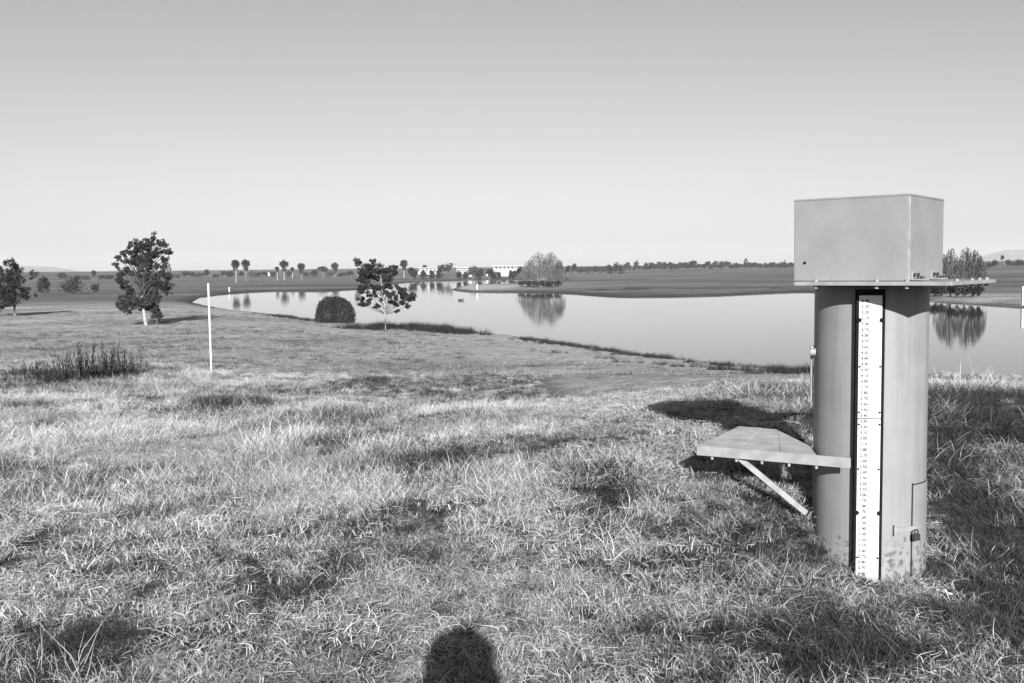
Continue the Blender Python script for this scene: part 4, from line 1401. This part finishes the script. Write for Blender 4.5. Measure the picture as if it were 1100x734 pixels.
# duck on the lake
wx, wy = on_water(495, 323)
dk = empty('duck', (wx, wy, WATER)); tag(dk, 'dark duck floating alone on the lake near the spit', 'duck')
k = F / wy
s = 7.0 / k
mb = MB()
rings = [(-0.5, 0.10, 0.02), (-0.36, 0.16, 0.13), (-0.1, 0.15, 0.22), (0.18, 0.13, 0.20), (0.34, 0.16, 0.12), (0.38, 0.26, 0.07), (0.40, 0.34, 0.085), (0.47, 0.345, 0.06), (0.62, 0.33, 0.012)]
mb.tube([(a * s, 0, b_ * s * 0.8) for a, b_, c in rings], [c * s * 0.8 for a, b_, c in rings], 10)
mb.build('body', M['duck'], dk)

# two low dark boats on the channel behind the spit
for px, w, lab in [(530, 7.5, 'low dark boat on the channel behind the spit, longer one of two'), (541, 5, 'low dark boat on the channel under the white building, shorter one of two')]:
    bx_, by_ = on_water(px, 302.0)
    k = F / by_; ln_ = w / k
    o = empty('rowing_boat', (bx_, by_, WATER)); tag(o, lab, 'boat')
    n_ = 9; vs = []; fs = []
    for i in range(n_):
        t = -1 + 2 * i / (n_ - 1)
        ww = ln_ * 0.16 * (1 - abs(t) ** 2.4) + 0.02
        for sx_ in (-1, 1):
            vs.append((t * ln_ / 2, sx_ * ww, 0.42 + 0.12 * t * t)); vs.append((t * ln_ / 2, sx_ * ww * 0.6, -0.1))
    for i in range(n_ - 1):
        a, b_ = 4 * i, 4 * i + 4
        fs += [(a, b_, b_ + 1, a + 1), (a + 2, a + 3, b_ + 3, b_ + 2), (a + 1, b_ + 1, b_ + 3, a + 3)]
    mb = MB(); mb.add(vs, fs); mb.build('hull', M['boat'], o)
    mb = MB(); mb.box((0, 0, 0.36), (0.3, ln_ * 0.28, 0.05)); mb.box((-ln_ * 0.25, 0, 0.36), (0.3, ln_ * 0.24, 0.05)); mb.build('seat', M['boat'], o)
    mb = MB(); mb.box((ln_ * 0.1, 0, 0.52), (ln_ * 0.5, ln_ * 0.2, 0.28)); mb.build('cover', M['boat'], o, 0.05)

# stones of the near right shore
proto = None
for i in range(46):
    px = 998 + random.random() * 108; py = 403.8 + (px - 998) * 0.038 + random.gauss(0, 1.0)
    g = ground_at(px, py)
    if proto is None:
        bm = bmesh.new(); bmesh.ops.create_icosphere(bm, subdivisions=2, radius=1)
        for q in bm.verts:
            q.co *= 0.8 + 0.4 * float(vnoise(q.co.x * 1.5 + 3, q.co.y * 1.5 + q.co.z * 2))
        me = bpy.data.meshes.new('shore_stone'); bm.to_mesh(me); bm.free(); me.materials.append(M['rock'])
        proto = bpy.data.objects.new('shore_stone', me); o = proto
        tag(o, 'small pale stone in the rubble line along the near shore behind the station', 'stone', 'stones along the near shore')
    else:
        o = proto.copy()
    COL.objects.link(o)
    o.location = g + Vector((0, 0, 0.02)); s = random.uniform(0.04, 0.10)
    o.scale = (s * random.uniform(0.8, 1.6), s, s * random.uniform(0.5, 0.8)); o.rotation_euler = (random.random(), random.random(), random.random() * 6.28)

# scrap of white paper in the grass
g = ground_at(1018, 659)
bm = bmesh.new()
gr_ = [[bm.verts.new(((i - 2) * 0.011, (j - 2) * 0.008, 0.012 * math.sin(i * 1.3) * math.cos(j * 0.9 + i))) for j in range(5)] for i in range(5)]
for i in range(4):
    for j in range(4):
        bm.faces.new((gr_[i][j], gr_[i + 1][j], gr_[i + 1][j + 1], gr_[i][j + 1]))
me = bpy.data.meshes.new('paper_scrap'); bm.to_mesh(me); bm.free(); me.materials.append(M['white_paint'])
o = bpy.data.objects.new('paper_scrap', me); COL.objects.link(o); o.location = g + Vector((0, 0, 0.10)); o.rotation_euler = (0.5, 0.3, 0.7)
so = o.modifiers.new('thick', 'SOLIDIFY'); so.thickness = 0.0015
tag(o, 'small crumpled scrap of white paper caught in grass before the station', 'paper')


# ------------------------------------------------------------------ far buildings
def far_box(mbuf, px0, px1, py0, py1, y, dep):
    a, b_ = W(px0, py1, y), W(px1, py0, y)
    mbuf.box(((a.x + b_.x) / 2, y + dep / 2, (a.z + b_.z) / 2), (abs(b_.x - a.x), dep, abs(b_.z - a.z)))


def building(name, label, y, px, base, blocks, roofs, windows, columns):
    g = Vector((W(px, base, y).x, y, gz(W(px, base, y).x, y)))
    root = empty(name, g); tag(root, label, 'building')
    mb = MB()
    for q in blocks: far_box(mb, *q[:4], y + q[4], q[5])
    o = mb.build('wall', M['building'], root); o.location = -g
    for q in roofs:
        mb = MB(); far_box(mb, *q[:4], y + q[4], q[5]); o = mb.build('roof', M['building'], root); o.location = -g
    for q in windows:
        mb = MB(); far_box(mb, *q[:4], y + q[4], 0.25); o = mb.build('window', M['building_glass'], root); o.location = -g
    for q in columns:
        mb = MB(); far_box(mb, *q[:4], y + q[4], 0.5); o = mb.build('column', M['building'], root); o.location = -g
    return root


wins = [(531.0 + 4.3 * i + 1.2, 531.0 + 4.3 * i + 3.4, 286.6, 288.6, -0.15) for i in range(5)]
colm = [(530.6 + 4.3 * i, 530.6 + 4.3 * i + 0.7, 286.2, 290.2, -0.9) for i in range(6)]
building('white_building', 'wide white two-storey building with a colonnade and a white block, near the willow', 372, 541, 297,
         [(530, 562, 286.4, 296, 0, 9), (537.3, 546.8, 289.6, 297, -2.2, 2.1)], [(529.4, 563, 285.2, 286.35, -1.2, 11)],
         wins + [(533, 535, 292, 295.5, -0.15), (552, 555, 291.5, 293.5, -0.15)], colm)
building('white_building', 'low long white building with a row of dark windows, behind the wide rounded tree', 378, 497, 294,
         [(490.5, 503, 288.2, 294.5, 0, 8)], [(490, 503.5, 287.2, 288.15, -0.8, 9.5)],
         [(491 + 2.2 * i, 492.4 + 2.2 * i, 289.8, 291.4, -0.15) for i in range(5)], [])
building('white_building', 'white building seen in pieces behind the thin little fan palm', 384, 459, 294,
         [(449, 470, 288, 295, 0, 8)], [(448.5, 470.5, 287.2, 287.95, -0.8, 9.5)],
         [(449 + 4.2 * i, 451 + 4.2 * i, 289.4, 291.6, -0.15) for i in range(5)], [])


# ------------------------------------------------------------------ the photographer, standing just behind the camera
def photographer():
    J = {}
    V = []; E = []; Rr = []

    def j(name, co, r, par=None):
        J[name] = len(V); V.append(co); Rr.append(r)
        if par: E.append((J[par], J[name]))
    ez = EYE
    j('pelvis', (0, -0.24, 0.93), (0.165, 0.12))
    j('waist', (0, -0.24, 1.10), (0.15, 0.105), 'pelvis')
    j('chest', (0, -0.23, 1.30), (0.17, 0.115), 'waist')
    j('neck0', (0, -0.22, 1.43), (0.085, 0.07), 'chest')
    j('neck', (0, -0.205, ez - 0.13), (0.062, 0.062), 'neck0')
    j('jaw', (0, -0.17, ez - 0.055), (0.07, 0.08), 'neck')
    j('head', (0, -0.175, ez + 0.03), (0.082, 0.098), 'jaw')
    j('crown', (0, -0.18, ez + 0.085), (0.066, 0.078), 'head')
    for s, n_ in ((-1, 'a'), (1, 'b')):
        j('sh' + n_, (s * 0.185, -0.22, 1.385), (0.07, 0.065), 'neck0')
        j('el' + n_, (s * 0.245, -0.10, 1.22), (0.056, 0.056), 'sh' + n_)
        j('wr' + n_, (s * 0.115, -0.075, ez - 0.115), (0.030, 0.030), 'el' + n_)
        j('pa' + n_, (s * 0.095, -0.070, ez - 0.045), (0.038, 0.026), 'wr' + n_)
        for f_ in range(4):
            p0 = (s * (0.088 - 0.004 * f_), -0.062 + 0.0, ez + 0.030 - 0.021 * f_)
            j('f%d%s0' % (f_, n_), (s * 0.092, -0.060, ez + 0.010 - 0.016 * f_), (0.010, 0.010), 'pa' + n_)
            j('f%d%s1' % (f_, n_), (s * (0.082), -0.045, ez + 0.022 - 0.020 * f_), (0.009, 0.009), 'f%d%s0' % (f_, n_))
            j('f%d%s2' % (f_, n_), (s * (0.056 - 0.003 * f_), -0.040, ez + 0.024 - 0.020 * f_), (0.008, 0.008), 'f%d%s1' % (f_, n_))
        j('t0' + n_, (s * 0.080, -0.092, ez - 0.040), (0.011, 0.011), 'pa' + n_)
        j('t1' + n_, (s * 0.058, -0.098, ez - 0.025), (0.009, 0.009), 't0' + n_)
        j('hip' + n_, (s * 0.10, -0.24, 0.86), (0.10, 0.10), 'pelvis')
        j('kn' + n_, (s * 0.115, -0.22, 0.49), (0.062, 0.066), 'hip' + n_)
        j('an' + n_, (s * 0.125, -0.25, 0.09), (0.042, 0.045), 'kn' + n_)
        j('to' + n_, (s * 0.145, -0.10, 0.04), (0.042, 0.030), 'an' + n_)
    me = bpy.data.meshes.new('person'); me.from_pydata(V, E, []); me.update()
    o = bpy.data.objects.new('person', me); COL.objects.link(o)
    sk = o.modifiers.new('skin', 'SKIN')
    sk.use_smooth_shade = True
    for i, r_ in enumerate(Rr):
        me.skin_vertices[0].data[i].radius = r_
    me.skin_vertices[0].data[0].use_root = True
    ss = o.modifiers.new('sub', 'SUBSURF'); ss.levels = 2; ss.render_levels = 2
    dg = bpy.context.evaluated_depsgraph_get()
    body = bpy.data.meshes.new_from_object(o.evaluated_get(dg))
    bpy.data.objects.remove(o)
    body.name = 'person'
    skin = mat('skin', 0.42, 0.6); cloth = mat('jacket_cloth', 0.12, 0.9, 0.3, 30); trous = mat('trouser_cloth', 0.08, 0.9, 0.3, 30); shoe = mat('shoe_leather', 0.03, 0.5)
    body.materials.clear()
    for q in (skin, cloth, trous, shoe): body.materials.append(q)
    for p in body.polygons:
        c = p.center
        p.material_index = 3 if c.z < 0.10 else 2 if c.z < 0.93 else 1 if (c.z < 1.45 and not (c.y > -0.09 and c.z > ez - 0.13)) else 0
        p.use_smooth = True
    o = bpy.data.objects.new('person', body); COL.objects.link(o)
    o.location = (0, 0, gz(0, -0.24)); 
    tag(o, 'photographer whose dark rounded shadow falls on the grass, both hands raised to a camera', 'person')
    # hair
    P_ = unit(5200)
    P_ = P_[(P_[:, 2] > -0.15) | (P_[:, 1] < -0.1)]
    C = P_ * np.array([0.130, 0.130, 0.115]) + np.array([0, -0.20, ez + 0.015])
    C = np.concatenate([C, C * np.array([1, 1, 1]) - np.array([0, 0.0, 0.09])])
    C = C[~((C[:, 1] > -0.13) & (C[:, 2] < ez + 0.06))]
    V_, Fq_, tone_ = leaf_quads(C, 0.03, 0.35)
    h = np_mesh('hair', V_, Fq_, mat('hair', 0.03, 0.6), o, tone_)
    # face
    mb = MB(); mb.ball((-0.031, -0.078, ez + 0.004), 0.012); mb.ball((0.031, -0.078, ez + 0.004), 0.012); mb.build('eyes', M['white_paint'], o)
    mb = MB(); mb.tube([(0, -0.085, ez + 0.005), (0, -0.066, ez - 0.035), (0, -0.085, ez - 0.042)], [0.008, 0.014, 0.008], 8); mb.build('nose', skin, o)
    mb = MB(); mb.tube([(-0.024, -0.094, ez - 0.068), (0, -0.086, ez - 0.066), (0.024, -0.094, ez - 0.068)], [0.003, 0.006, 0.003], 6); mb.build('mouth', mat('lips', 0.25, 0.6), o)
    for s in (-1, 1):
        mb = MB(); mb.ball((s * 0.088, -0.18, ez), 0.026, 1.3); mb.build('ear', skin, o)
    # the camera in the hands
    c = empty('film_camera', (0, -0.045, ez)); tag(c, 'small black film camera held up to the face by the photographer', 'camera')
    mb = MB(); mb.box((0, 0, 0), (0.136, 0.026, 0.084)); mb.box((0, 0, 0.052), (0.05, 0.026, 0.022)); mb.build('body', M['dark_metal'], c, 0.004)
    mb = MB(); mb.tube([(0, 0.013, -0.005), (0, 0.038, -0.005)], 0.028, 20); mb.build('lens', M['black'], c)


photographer()
